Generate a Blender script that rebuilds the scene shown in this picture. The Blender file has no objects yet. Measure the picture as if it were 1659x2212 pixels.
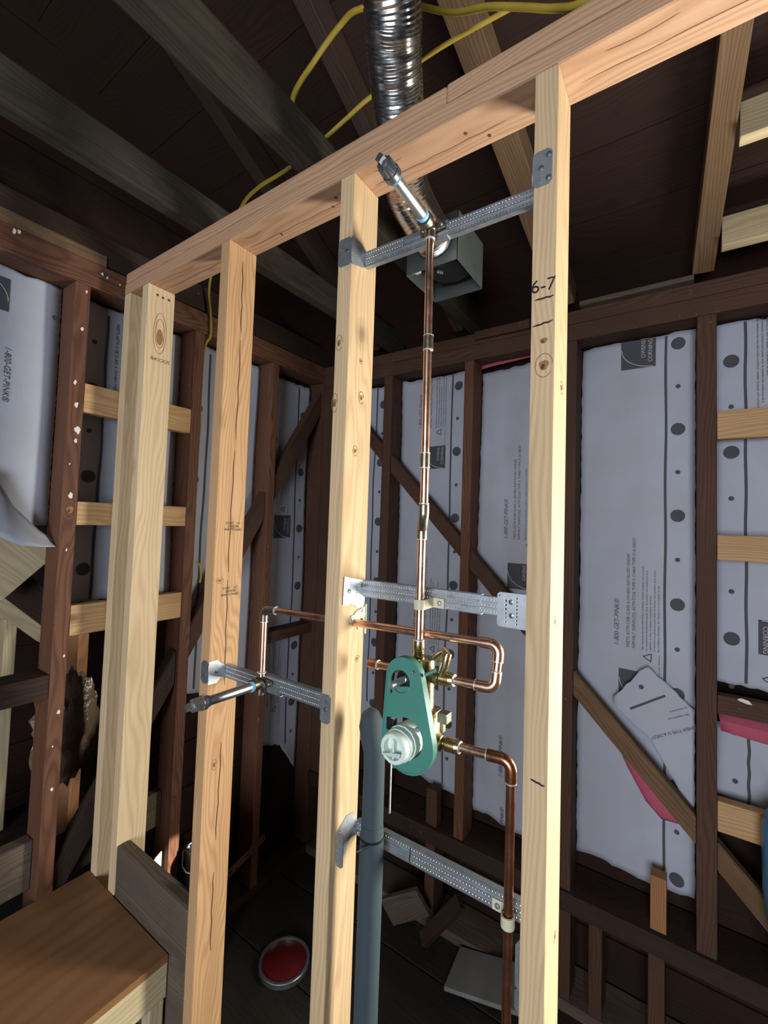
import bpy, bmesh, math, random
from mathutils import Vector, Matrix
random.seed(7)
S = bpy.context.scene
COL = S.collection
# ------------------------------------------------------------------ camera, light, exposure
W, H = 1659, 2212
cam = bpy.data.cameras.new('camera'); co = bpy.data.objects.new('camera', cam); COL.objects.link(co); S.camera = co
yaw, pitch, roll, F, CX, CY = 0.5907, 0.0440, 0.0319, 942.09, 845.93, 1086.90
fw = Vector((-math.sin(yaw)*math.cos(pitch), math.cos(yaw)*math.cos(pitch), math.sin(pitch)))
r0 = Vector((math.cos(yaw), math.sin(yaw), 0)); u0 = r0.cross(fw)
rt = math.cos(roll)*r0 + math.sin(roll)*u0; up = -math.sin(roll)*r0 + math.cos(roll)*u0
M4 = Matrix((rt, up, -fw)).transposed().to_4x4(); M4.translation = Vector((1.6049, -0.6968, 1.6484)); co.matrix_world = M4
cam.sensor_fit = 'HORIZONTAL'; cam.sensor_width = 36; cam.lens = F/W*36
cam.shift_x = -(CX-W/2)/W; cam.shift_y = (CY-H/2)/W; cam.clip_start = .01
wd = bpy.data.worlds.new('world'); S.world = wd; wd.use_nodes = True
wd.node_tree.nodes['Background'].inputs[0].default_value = (.55, .65, .85, 1); wd.node_tree.nodes['Background'].inputs[1].default_value = .016
def area(name, loc, target, sx, sy, power, col, spread=math.pi):
    l = bpy.data.lights.new(name, 'AREA'); l.shape = 'RECTANGLE'; l.size = sx; l.size_y = sy; l.energy = power; l.color = col; l.spread = spread
    o = bpy.data.objects.new(name, l); COL.objects.link(o); o.location = loc
    o.rotation_euler = (Vector(target)-Vector(loc)).to_track_quat('-Z', 'Y').to_euler(); return o
area('window_daylight', (2.50, 1.125, 1.30), (2.50, 0, 1.30), .66, 1.1, 135, (1, .93, .80))     # daylight in the opening of the back wall, right of the view
area('room_window_light', (1.9, -2.9, 1.5), (.8, .6, 1.3), 1.5, 1.4, 88, (.90, .935, 1))           # window behind the photographer
sb = bpy.data.lights.new('sunbeam', 'SPOT'); sb.energy = 1300; sb.color = (1, .9, .75); sb.spot_size = math.radians(3.0); sb.spot_blend = .5; sb.shadow_soft_size = .01
sbo = bpy.data.objects.new('sunbeam', sb); COL.objects.link(sbo); sbo.location = (2.5, 1.1, 1.3); sbo.rotation_euler = (Vector((0, .274, .36))-Vector((2.5, 1.1, 1.3))).to_track_quat('-Z', 'Y').to_euler()   # a sliver of sun through the window
S.view_settings.view_transform = 'Standard'; S.view_settings.look = 'None'
S.view_settings.exposure = 0.0; S.view_settings.gamma = 1; S.view_settings.use_curve_mapping = False
# ------------------------------------------------------------------ materials
class N:
    def __init__(s, name):
        s.m = bpy.data.materials.new(name); s.m.use_nodes = True; s.t = s.m.node_tree; s.b = s.t.nodes['Principled BSDF']
    def n(s, typ, **k):
        x = s.t.nodes.new(typ)
        for a, b in k.items(): setattr(x, a, b)
        return x
    def l(s, a, b): s.t.links.new(a, b)
    def math(s, op, a, b=None, clamp=False):
        x = s.n('ShaderNodeMath', operation=op); x.use_clamp = clamp
        for i, v in enumerate((a, b)):
            if v is None: continue
            if isinstance(v, (int, float)): x.inputs[i].default_value = v
            else: s.l(v, x.inputs[i])
        return x.outputs[0]
    def mix(s, f, a, b, blend='MIX'):
        x = s.n('ShaderNodeMix', data_type='RGBA', blend_type=blend)
        for i, v in ((0, f), (6, a), (7, b)):
            if isinstance(v, (int, float)): x.inputs[i].default_value = v
            elif isinstance(v, tuple): x.inputs[i].default_value = (*v[:3], 1)
            else: s.l(v, x.inputs[i])
        return x.outputs[2]
    def ramp(s, f, stops):
        x = s.n('ShaderNodeValToRGB'); e = x.color_ramp.elements
        while len(e) < len(stops): e.new(.5)
        for el, (p, c) in zip(e, stops): el.position = p; el.color = (*c[:3], 1) if isinstance(c, tuple) else (c, c, c, 1)
        s.l(f, x.inputs[0]); return x.outputs[0]
    def noise(s, v, scale, detail=3, rough=.55):
        x = s.n('ShaderNodeTexNoise'); x.inputs['Scale'].default_value = scale; x.inputs['Detail'].default_value = detail; x.inputs['Roughness'].default_value = rough
        if v is not None: s.l(v, x.inputs['Vector'])
        return x.outputs['Fac']
    def coords(s, scale=(1, 1, 1), rnd=True):
        tc = s.n('ShaderNodeTexCoord'); v = tc.outputs['Object']
        if rnd:
            oi = s.n('ShaderNodeObjectInfo'); c = s.n('ShaderNodeVectorMath', operation='SCALE'); c.inputs[0].default_value = (.31, .23, 37)
            s.l(oi.outputs['Random'], c.inputs['Scale']); a = s.n('ShaderNodeVectorMath', operation='ADD'); s.l(v, a.inputs[0]); s.l(c.outputs[0], a.inputs[1]); v = a.outputs[0]
        return v
    def scl(s, v, sc):
        m = s.n('ShaderNodeMapping'); m.inputs['Scale'].default_value = sc; s.l(v, m.inputs['Vector']); return m.outputs[0]
    def bump(s, h, st, d=.002):
        x = s.n('ShaderNodeBump'); x.inputs['Strength'].default_value = st; x.inputs['Distance'].default_value = d; s.l(h, x.inputs['Height']); s.l(x.outputs[0], s.b.inputs['Normal'])
    def set(s, col=None, rough=None, metal=None, spec=None):
        for k, v in (('Base Color', col), ('Roughness', rough), ('Metallic', metal), ('Specular IOR Level', spec)):
            if v is None: continue
            if isinstance(v, tuple): s.b.inputs[k].default_value = (*v[:3], 1)
            elif isinstance(v, (int, float)): s.b.inputs[k].default_value = v
            else: s.l(v, s.b.inputs[k])
        return s
def wood(name, light, dark, ring=42, ringamt=.5, knots=True, grime=0.0, rough=.7, grimecol=(.05, .045, .04), specks=0.0, stain=.25):
    k = N(name); p = k.coords()
    q = k.scl(p, (1, 1, .045))
    ns = k.noise(k.scl(p, (5, 5, .9)), 1.6, 2)
    dis = k.n('ShaderNodeVectorMath', operation='SCALE'); dis.inputs[0].default_value = (.09, .07, 0); k.l(ns, dis.inputs['Scale'])
    ad = k.n('ShaderNodeVectorMath', operation='ADD'); k.l(q, ad.inputs[0]); k.l(dis.outputs[0], ad.inputs[1])
    wv = k.n('ShaderNodeTexWave', wave_type='RINGS', rings_direction='Z'); wv.inputs['Scale'].default_value = ring; wv.inputs['Distortion'].default_value = .6; wv.inputs['Detail'].default_value = 2; wv.inputs['Detail Scale'].default_value = .6
    k.l(ad.outputs[0], wv.inputs['Vector'])
    fib = k.noise(k.scl(p, (330, 330, 7)), 1, 2)
    grain = k.math('ADD', k.math('MULTIPLY', k.math('POWER', wv.outputs['Fac'], 1.6), ringamt), k.math('MULTIPLY', fib, .5), True)
    c = k.mix(grain, light, dark)
    blot = k.noise(k.scl(p, (14, 14, 1.6)), 1, 4)
    c = k.mix(k.math('MULTIPLY', k.ramp(blot, [(.42, 0.0), (.72, 1.0)]), stain), c, tuple(.55*a for a in dark))
    if knots:
        vo = k.n('ShaderNodeTexVoronoi'); vo.inputs['Scale'].default_value = 5.2; k.l(k.scl(p, (1.0, 1.0, .62)), vo.inputs['Vector'])
        kd = k.math('ADD', vo.outputs['Distance'], k.math('MULTIPLY', k.noise(k.scl(p, (1, 1, .7)), 60, 2), .04))
        kn = k.ramp(kd, [(.045, 1.0), (.10, .35), (.17, 0.0)])
        c = k.mix(k.math('MULTIPLY', kn, .8), c, tuple(.28*a for a in dark))
    if grime:
        g = k.noise(k.scl(p, (9, 9, 2.2)), 1, 5, .65)
        c = k.mix(k.math('MULTIPLY', k.ramp(g, [(.3, 0.0), (.68, 1.0)]), grime), c, grimecol)
    if specks:
        g = k.noise(p, 55, 4, .7); g2 = k.noise(k.scl(p, (1, 1, .6)), 6, 2)
        f = k.math('MULTIPLY', k.ramp(g, [(.66, 0.0), (.72, 1.0)]), k.ramp(g2, [(.5, 0.0), (.65, specks)]))
        c = k.mix(f, c, (.55, .52, .47))
    k.set(c, rough, 0, .3); k.bump(grain, .25, .0015); return k.m
def metal(name, col, rough, metalv=1.0, var=.25, scale=18, col2=None, roughvar=.12, bump=0):
    k = N(name); v = k.coords(); n = k.noise(v, scale, 4); n2 = k.noise(v, scale*3.1, 3)
    c = k.mix(k.math('MULTIPLY', k.ramp(n, [(.35, 0.0), (.7, 1.0)]), var), col, col2 or tuple(.5*a for a in col))
    k.set(c, k.math('ADD', k.math('MULTIPLY', n2, roughvar*2), rough-roughvar), metalv)
    if bump: k.bump(n2, bump, .0006)
    return k.m
def plain(name, col, rough=.6, var=.15, scale=30, metalv=0, spec=.4):
    k = N(name); v = k.coords(); n = k.noise(v, scale, 4)
    k.set(k.mix(k.math('MULTIPLY', n, var*2), col, tuple(.45*a for a in col)), rough, metalv, spec); return k.m
NEW = wood('new_fir', (.68, .51, .315), (.49, .335, .175))
NEWP = wood('new_fir_pale', (.76, .60, .39), (.57, .41, .225), ring=30)
NEWO = wood('new_fir_orange', (.62, .40, .215), (.44, .24, .11), ring=55, ringamt=.6)
PLATE = wood('new_plate_fir', (.55, .355, .225), (.39, .22, .125), ring=36, ringamt=.55)
BLK = wood('blocking_fir', (.57, .385, .20), (.40, .225, .10), ring=38)
PALE = wood('pale_pine', (.62, .54, .36), (.45, .36, .20), ring=28)
OLD = wood('old_brown_timber', (.115, .056, .034), (.055, .025, .016), knots=False, grime=.4, grimecol=(.03, .02, .015), specks=.5, rough=.75)
OLDR = wood('old_red_timber', (.205, .092, .052), (.105, .042, .023), knots=False, grime=.35, grimecol=(.05, .028, .02), specks=.9, rough=.7, ringamt=.7)
OLDD = wood('old_dark_timber', (.058, .032, .022), (.028, .015, .011), knots=False, grime=.5, grimecol=(.014, .01, .009), specks=.3, rough=.8)
OLDG = wood('weathered_grey_timber', (.175, .135, .098), (.088, .064, .045), knots=False, grime=.5, grimecol=(.045, .036, .03), specks=.7, rough=.85)
JOIST = wood('shaded_joist', (.064, .054, .037), (.028, .023, .016), knots=False, grime=.6, grimecol=(.018, .015, .012), specks=.4, rough=.85)  # joist wood colour lowered to carry the attic's shadowing
RAFT = wood('rough_rafter', (.24, .15, .082), (.12, .068, .035), knots=True, grime=.5, grimecol=(.05, .033, .02), rough=.85)
CUT = wood('cut_end_orange', (.40, .20, .09), (.26, .115, .05), knots=False)
SHEATH = wood('roof_board', (.036, .0145, .009), (.018, .007, .0045), knots=False, grime=.45, grimecol=(.012, .007, .005), rough=.85)
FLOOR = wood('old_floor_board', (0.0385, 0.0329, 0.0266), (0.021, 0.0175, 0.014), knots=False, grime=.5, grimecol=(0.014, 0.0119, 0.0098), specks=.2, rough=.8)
PLY = wood('brown_plywood', (.30, .155, .07), (.21, .10, .043), ring=8, ringamt=.35, knots=False, grime=.3, grimecol=(.14, .07, .035), rough=.5)
GALV = metal('galvanised_steel', (.50, .545, .59), .45, .9, .35, 40)
GALVD = metal('galvanised_pipe', (.55, .60, .62), .36, .9, .5, 60)
IRON = metal('dark_malleable_iron', (.24, .27, .30), .42, .85, .5, 50)
DUCTM = metal('aluminium_foil', (.80, .80, .80), .22, 1, .2, 30)
COPPER = metal('copper', (.92, .58, .43), .30, 1, .45, 14, (.60, .30, .19))
COPPERD = metal('brown_copper', (.42, .19, .11), .32, .95, .6, 26, (.20, .085, .05))
BRASS = metal('brass', (.62, .52, .30), .30, 1, .6, 40, (.30, .24, .13))
SOLDER = metal('solder', (.82, .82, .80), .4, .7, .2, 90)
BRONZE = metal('dark_bronze_fitting', (.33, .29, .22), .36, .95, .5, 50)
GREEN = plain('green_plastic', (.068, .245, .20), .42, .12, 25)
WHITE = plain('milky_plastic', (.66, .80, .72), .38, .06, 20)
CREAM = plain('cream_plastic', (.62, .60, .44), .45, .1)
FOAM = plain('black_foam', (.05, .073, .088), .75, .2, 90, 0, .25)
BLACK = plain('black_plastic', (.01, .01, .011), .5)
TAPE = plain('blue_thread_tape', (.22, .52, .80), .5, .1)
INK = plain('black_marker', (.02, .017, .015), .7, .2)
STAMP = plain('grey_stamp_ink', (.16, .11, .07), .8, .3, 200)
PRINT = plain('sheet_print', (.075, .08, .095), .75, .2, 120)
PRINTL = plain('sheet_print_light', (.50, .50, .53), .75, .1, 60)
PINK = plain('pink_back', (.50, .10, .17), .8, .2, 40)
YELL = plain('yellow_cable', (.40, .29, .035), .5, .3)
FAN = metal('fan_galvanised', (.17, .205, .205), .45, .55, .3, 14)
REDM = plain('red_lid', (.17, .012, .012), .35, .2)
BLUE = plain('blue_plastic', (.06, .22, .42), .3, .2)
NAVY = plain('navy_plastic', (.012, .02, .05), .35, .2)
PAPER = plain('white_paper', (.8, .78, .72), .8, .1)
DRYW = plain('grey_panel', (.25, .26, .25), .85, .3, 12)
CUTD = wood('knot_ring_wood', (.34, .20, .095), (.24, .13, .055), knots=False)
KNOT = wood('knot_wood', (.16, .07, .03), (.08, .03, .012), knots=False)
def sheetmat():
    k = N('grey_underlayment'); v = k.coords(); n = k.noise(v, 7, 4); n2 = k.noise(v, 400, 2)
    c = k.mix(k.ramp(n, [(.35, 0.0), (.7, .5)]), (.43, .47, .57), (.37, .375, .415)); c = k.mix(k.math('MULTIPLY', n2, .12), c, (.25, .25, .28))
    k.set(c, .62, 0, .35); k.bump(n, .35, .01); return k.m
SHEET = sheetmat()
def bagmat():
    k = N('clear_brown_bag'); v = k.coords(); n = k.noise(v, 25, 4); k.set(k.mix(n, (.10, .06, .04), (.25, .18, .13)), .2, 0, .6); k.bump(n, 1, .01); return k.m
BAG = bagmat()
# ------------------------------------------------------------------ mesh helpers
def tag(o, label=None, cat=None, group=None, kind=None):
    for a, b in (('label', label), ('category', cat), ('group', group), ('kind', kind)):
        if b: o[a] = b
    return o
def put(name, bm, mat, parent=None, smooth=False, mats=None):
    me = bpy.data.meshes.new(name); bm.to_mesh(me); bm.free()
    for m in (mats or [mat]): me.materials.append(m)
    if smooth:
        for p in me.polygons: p.use_smooth = True
        try: me.set_sharp_from_angle(angle=math.radians(38))
        except Exception: pass
    o = bpy.data.objects.new(name, me); COL.objects.link(o)
    if parent: o.parent = parent; o.matrix_parent_inverse = parent.matrix_world.inverted()
    return o
def empty(name, loc, label=None, cat=None, group=None, kind=None):
    o = bpy.data.objects.new(name, None); COL.objects.link(o); o.location = loc; o.empty_display_size = .05
    o.matrix_world = Matrix.Translation(loc); return tag(o, label, cat, group, kind)
def add_box(bm, lo, hi, bev=0):
    g = bmesh.ops.create_cube(bm, size=1); vs = g['verts']
    for v in vs: v.co = Vector([lo[i] + (v.co[i]+.5)*(hi[i]-lo[i]) for i in range(3)])
    if bev:
        es = list({e for v in vs for e in v.link_edges}); bmesh.ops.bevel(bm, geom=es, offset=bev, segments=2, affect='EDGES', profile=.6)
def tube(bm, pts, r, n=16, cap=True):
    pts = [Vector(p) for p in pts]; rs = r if isinstance(r, (list, tuple)) else [r]*len(pts)
    t0 = (pts[1]-pts[0]).normalized(); a = Vector((0, 0, 1)) if abs(t0.z) < .9 else Vector((1, 0, 0)); nrm = t0.cross(a).normalized(); rings = []
    for i, p in enumerate(pts):
        t = ((pts[min(i+1, len(pts)-1)]-p).normalized() + (p-pts[max(i-1, 0)]).normalized())
        t = t.normalized() if t.length > 1e-9 else t0
        nrm = (nrm - t*nrm.dot(t)).normalized(); b = t.cross(nrm)
        rings.append([bm.verts.new(p + rs[i]*(math.cos(2*math.pi*k/n)*nrm + math.sin(2*math.pi*k/n)*b)) for k in range(n)])
    for A, B in zip(rings, rings[1:]):
        for k in range(n): bm.faces.new((A[k], A[(k+1) % n], B[(k+1) % n], B[k]))
    if cap: bm.faces.new(rings[0][::-1]); bm.faces.new(rings[-1])
def arc(a, c, b, r, n=6):
    a, b, c = Vector(a), Vector(b), Vector(c); u, v = (a-c).normalized(), (b-c).normalized(); ang = u.angle(v)
    d = r/math.tan(ang/2); p, q = c+u*d, c+v*d; ctr = c + (u+v).normalized()*(r/math.sin(ang/2)); out = []
    for i in range(n+1):
        s = (p-ctr).lerp(q-ctr, i/n); out.append(ctr + s.normalized()*r)
    return out
def lathe(bm, axis_o, axis_d, prof, n=24):
    d = Vector(axis_d).normalized(); o = Vector(axis_o); a = Vector((0, 0, 1)) if abs(d.z) < .9 else Vector((1, 0, 0)); u = d.cross(a).normalized(); w = d.cross(u)
    rings = [[bm.verts.new(o+d*h+r*(math.cos(2*math.pi*k/n)*u+math.sin(2*math.pi*k/n)*w)) for k in range(n)] for h, r in prof]
    for A, B in zip(rings, rings[1:]):
        for k in range(n): bm.faces.new((A[k], A[(k+1) % n], B[(k+1) % n], B[k]))
    bm.faces.new(rings[0][::-1]); bm.faces.new(rings[-1])
def BM(): return bmesh.new()
LOC = {'z': Matrix.Identity(3), 'x': Matrix(((0, 0, 1), (0, 1, 0), (-1, 0, 0))), 'y': Matrix(((1, 0, 0), (0, 0, 1), (0, -1, 0)))}
def timber(name, lo, hi, axis, mat, label=None, cat='timber', group=None, bev=.003, parent=None, cut=None, kind=None):
    """one sawn timber; its own Z runs along its length so the grain follows it"""
    lo, hi = Vector(lo), Vector(hi); R = LOC[axis]; o0 = Vector(((lo.x+hi.x)/2, (lo.y+hi.y)/2, (lo.z+hi.z)/2))
    s = hi-lo; L = R.transposed() @ s; L = Vector([abs(a) for a in L]); bm = BM(); add_box(bm, -L/2, L/2, bev)
    if cut: cut(bm, L)
    o = put(name, bm, mat, None, False); o.matrix_world = Matrix.Translation(o0) @ R.to_4x4()
    if parent: o.parent = parent; o.matrix_parent_inverse = parent.matrix_world.inverted()
    return tag(o, label, cat if label else None, group, kind)
def beam(name, a, b, w, h, mat, label=None, cat='timber', wdir=(1, 0, 0), group=None, bev=.003, parent=None, kind=None):
    a, b = Vector(a), Vector(b); z = (b-a).normalized(); x = Vector(wdir); x = (x - z*x.dot(z)).normalized(); y = z.cross(x); L = (b-a).length
    bm = BM(); add_box(bm, (-w/2, -h/2, 0), (w/2, h/2, L), bev); o = put(name, bm, mat)
    m = Matrix((x, y, z)).transposed().to_4x4(); m.translation = a; o.matrix_world = m
    if parent: o.parent = parent; o.matrix_parent_inverse = parent.matrix_world.inverted()
    return tag(o, label, cat if label else None, group, kind)
def flat(outlines, thick):
    """filled 2D outline(s) with holes -> bmesh in local XY"""
    cu = bpy.data.curves.new('tmp', 'CURVE'); cu.dimensions = '2D'; cu.fill_mode = 'BOTH'; cu.extrude = thick/2
    for pts in outlines:
        s = cu.splines.new('POLY'); s.points.add(len(pts)-1); s.use_cyclic_u = True
        for q, p in zip(s.points, pts): q.co = (p[0], p[1], 0, 1)
    return curve_bm(cu)
def curve_bm(cu):
    o = bpy.data.objects.new('tmp', cu); COL.objects.link(o); dg = bpy.context.evaluated_depsgraph_get(); dg.update()
    me = bpy.data.meshes.new_from_object(o.evaluated_get(dg)); bm = BM(); bm.from_mesh(me); bpy.data.meshes.remove(me)
    COL.objects.unlink(o); bpy.data.objects.remove(o); bpy.data.curves.remove(cu); return bm
def circ(x, y, r, n=12): return [(x+r*math.cos(2*math.pi*i/n), y+r*math.sin(2*math.pi*i/n)) for i in range(n)]
def text_bm(s, size, align='LEFT', shear=0, bold=0):
    cu = bpy.data.curves.new('tmp', 'FONT'); cu.body = s; cu.size = size; cu.align_x = align; cu.shear = shear; cu.offset = bold; cu.resolution_u = 3; cu.space_line = 1.0
    return curve_bm(cu)
def xf(bm, m): bmesh.ops.transform(bm, matrix=m, verts=bm.verts); return bm
def frame(o, x, y):
    x, y = Vector(x), Vector(y); m = Matrix((x, y, x.cross(y))).transposed().to_4x4(); m.translation = Vector(o); return m
def merge(a, b):
    me = bpy.data.meshes.new('t'); b.to_mesh(me); b.free(); a.from_mesh(me); bpy.data.meshes.remove(me); return a
FL = -.05
# ------------------------------------------------------------------ setting: floor, back wall, side wall, roof
fl = empty('floor', (.8, .3, FL), 'dark old plank floor', None, None, 'structure')
ys = [-1.35, -1.05, -.74, -.43, -.1, .215, .53, .845, 1.17]
for i, (a, b) in enumerate(zip(ys, ys[1:])):
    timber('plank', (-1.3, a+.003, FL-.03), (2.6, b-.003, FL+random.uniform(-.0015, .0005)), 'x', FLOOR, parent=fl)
wb = empty('wall_back', (.8, 1.2, 1), 'dark board sheathing of the back wall behind its studs', None, None, 'structure')
z = FL
while z < 2.5:
    z1 = min(z+.187, 2.5)
    timber('plank', (-.1, 1.175, z+.003), (2.12 if .70 < z < 1.80 else 3.3, 1.195, z1), 'x', SHEATH, parent=wb); z += .19
w1 = empty('window_1', (2.5, 1.13, 1.3), 'timber frame of the window opening in the back wall', None, None, 'structure')
timber('frame', (2.105, 1.06, .69), (2.145, 1.17, 1.9), 'z', OLD, parent=w1); timber('frame', (2.86, 1.06, .69), (2.90, 1.17, 1.9), 'z', OLD, parent=w1)
timber('sill', (2.146, 1.06, .66), (2.859, 1.17, .70), 'x', OLD, parent=w1); timber('frame', (2.146, 1.06, 1.89), (2.859, 1.17, 1.93), 'x', OLD, parent=w1)
wl = empty('wall_left', (-.15, .6, 1), 'dark board sheathing of the side wall', None, None, 'structure')
z = FL
while z < 3.5:
    y1 = min(1.17, 1.1-(z-2.6)/.5) if z > 2.5 else 1.17
    y0 = .12 if z < 1.60 else -.9
    if y1 > y0+.1: timber('plank', (-.135, y0, z+.003), (-.115, y1, z+.187), 'y', SHEATH, parent=wl)
    z += .19
rf = empty('ceiling', (.8, .2, 2.9), 'dark underside of the sloping roof boards', None, None, 'structure')
MR = .5; dy = 1/math.hypot(1, MR); dz = MR*dy
s = -.25
while s < 2.6:
    p = Vector((0, 1.05-s*dy, 2.57+s*dz))
    beam('plank', (-.3, p.y, p.z), (2.6, p.y, p.z), .2, .02, SHEATH, wdir=(0, -dy, dz), parent=rf, bev=.0035); s += .2
# room beyond the open side wall
fb = empty('wall_beyond', (-1.25, -.5, 1), 'dark boards at the far side of the next room', None, None, 'structure')
z = FL
while z < 2.6:
    timber('plank', (-1.27, -1.6, z+.003), (-1.25, 1.2, z+.247), 'y', SHEATH, parent=fb); z += .25
# ------------------------------------------------------------------ old framing: side wall
timber('top_plate', (-.1, -.75, 2.385), (0, 1.16, 2.426), 'y', OLDR, 'lower of two old reddish plates along the top of the side wall', 'plate')
LP1 = timber('top_plate', (-.1, -.75, 2.4265), (0, 1.16, 2.468), 'y', OLDR, 'upper of two old reddish plates above the side wall', 'plate')
timber('nailing_strip', (-.055, -.75, 2.4685), (-.006, -.055, 2.51), 'y', RAFT, 'chipped brown strip lying on the side wall plates, broken off near the new wall', 'board')
SZ = 2.3845
SL1 = timber('wall_stud', (-.1, -.143, FL+.04), (0, -.1, SZ), 'z', OLDR, 'reddish old side wall stud with white plaster specks, next to the bench corner', 'stud')
timber('wall_stud', (-.1, .267, FL+.04), (0, .309, SZ), 'z', OLDR, 'old side wall stud with the yellow cable clipped along it', 'stud')
timber('wall_stud', (-.1, .661, FL+.04), (0, .7, SZ), 'z', OLDR, 'old side wall stud with a perforated strap nailed to its foot', 'stud')
timber('sole_plate', (-.1, -.75, FL), (0, 1.16, FL+.039), 'y', OLDD, 'old sole plate under the side wall studs', 'plate')
timber('corner_post', (-.1, 1.01, FL+.04), (0, 1.1, SZ), 'z', OLD, 'dark double corner post where the side wall meets the back wall', 'post')
timber('corner_stud', (.003, 1.009, .362), (.075, 1.1, 2.352), 'z', OLD, 'dark stud nailed against the corner post on the back wall', 'stud')
# blocking of side wall
G1 = 'new blocks between the side wall studs'
for zz, zh, t in ((1.972, .094, 'topmost new block between side wall studs, with a dark crack along it'), (1.608, .075, 'middle new block between side wall studs, with knots at its far end'), (1.258, .096, 'lowest new block between side wall studs, above the dark opening')):
    timber('wall_block', (-.038, -.0995, zz), (0, .2665, zz+zh), 'y', BLK, t, 'block', G1)
timber('wall_block', (-.095, -.75, 1.08), (-.002, -.1435, 1.15), 'y', OLDD, 'dark old block leaving the specked stud towards the photo edge', 'block')
timber('wall_block', (-.09, .7005, 1.06), (-.02, 1.0095, 1.112), 'y', OLD, 'dark old block between the strapped stud and the corner post', 'block')
# diagonal brace pieces
G2 = 'diagonal let-in bracing of the side wall'
def brl(y): return 2.255 + (y-1.0)*1.62
def plumb_brace(pts, d0, d1, plane, mat, label, group):
    bm = BM(); P = (lambda a, z, d: (d, a, z)) if plane == 'x' else (lambda a, z, d: (a, d, z))
    A = [bm.verts.new(P(a, z, d0)) for a, z in pts]; B = [bm.verts.new(P(a, z, d1)) for a, z in pts]
    bm.faces.new(A); bm.faces.new(B[::-1])
    for k in range(4): bm.faces.new((A[k], B[k], B[(k+1) % 4], A[(k+1) % 4]))
    bmesh.ops.recalc_face_normals(bm, faces=bm.faces); bmesh.ops.bevel(bm, geom=bm.edges[:], offset=.003, segments=2, affect='EDGES')
    a0, z0 = pts[0]; a1, z1 = pts[1]; u = Vector(P(a1-a0, z1-z0, 0)).normalized(); n = Vector((1, 0, 0)) if plane == 'x' else Vector((0, 1, 0)); m = Matrix((n.cross(u), n, u)).transposed().to_4x4(); m.translation = Vector(P(a0, z0, d0))
    bmesh.ops.transform(bm, matrix=m.inverted(), verts=bm.verts); o = put('brace', bm, mat); o.matrix_world = m
    return tag(o, label, 'brace', group)
for y0, y1, nm in ((.7005, 1.0095, 'upper end of the diagonal brace, running down from the corner post'), (.3095, .6605, 'middle piece of the side wall diagonal brace, below the corner piece'), (-.0995, .2665, 'lowest dark piece of the side wall diagonal brace, ending at the grey plank')):
    plumb_brace([(y0, brl(y0)-.06), (y1, brl(y1)-.06), (y1, brl(y1)+.07), (y0, brl(y0)+.07)], -.062, -.014, 'x', OLDD if y0 < .3 else OLD, nm, G2)
timber('grey_plank', (-.1, -.0985, .462), (-.064, .2665, .59), 'y', OLDG, 'weathered grey plank on edge behind the bench, between two side wall studs', 'plank')
timber('grey_plank', (-.09, -.75, .50), (-.045, -.144, .645), 'y', OLDG, 'broad brown-grey plank beside the bench at the photo edge', 'plank')
# pale framing in the next room
timber('room_stud', (-.62, -.115, .44), (-.53, -.077, 1.235), 'z', PALE, 'pale new stud standing in the next room beyond the side wall', 'stud')
timber('room_plate', (-.62, -.8, 1.236), (-.53, .12, 1.274), 'y', PALE, 'pale lower plate over the stud in the next room', 'plate')
timber('room_plate', (-.62, -.8, 1.2745), (-.53, .12, 1.312), 'y', PALE, 'pale upper plate in the next room, below the sloping boards', 'plate')
timber('room_stud', (-.66, -.215, .44), (-.6, -.165, 1.235), 'z', OLDR, 'narrow reddish stud in the next room beside the pale stud', 'stud')
timber('room_beam', (-.66, -.8, .36), (-.50, .2, .438), 'y', OLDD, 'dark beam carrying the studs in the next room', 'beam')
beam('stair_board', (-.30, -.36, 1.60), (-.30, -.02, 1.25), .05, .09, OLDD, 'dark sloping board under the torn sheet in the next room', 'board', (1, 0, 0))
beam('stair_board', (-.36, -.40, 1.56), (-.36, -.04, 1.19), .04, .06, PALE, 'pale edged sloping board behind the dark one in the next room', 'board', (1, 0, 0))
beam('panel_offcut', (-.21, -.32, 1.60), (-.21, -.145, 1.43), .012, .20, PALE, 'pale panel scrap showing below the torn grey sheet', 'panel', (1, 0, 0))
timber('rough_post', (-.33, .02, .35), (-.24, .055, 1.2), 'z', CUT, 'rough light edged post behind the opening under the lowest new block', 'post')
bm = BM(); bmesh.ops.create_icosphere(bm, subdivisions=4, radius=.94)
for v in bm.verts:
    n = v.co.normalized(); k = 1+.16*math.sin(9*n.x+5*n.z)+.1*math.sin(21*n.y+13*n.z)+.05*math.sin(40*n.x+31*n.y)
    v.co = Vector((-.185+.035*n.x*k, -.02+.09*n.y*k, .90+.17*n.z*k))
tag(put('plastic_bag', bm, BAG, None, True), 'shiny crumpled brown plastic bag behind the specked stud', 'bag')
timber('floor_timber', (-.4, -.7, FL), (-.3, .11, .05), 'y', OLDD, 'dark timber lying on the floor of the next room', 'timber')
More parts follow.
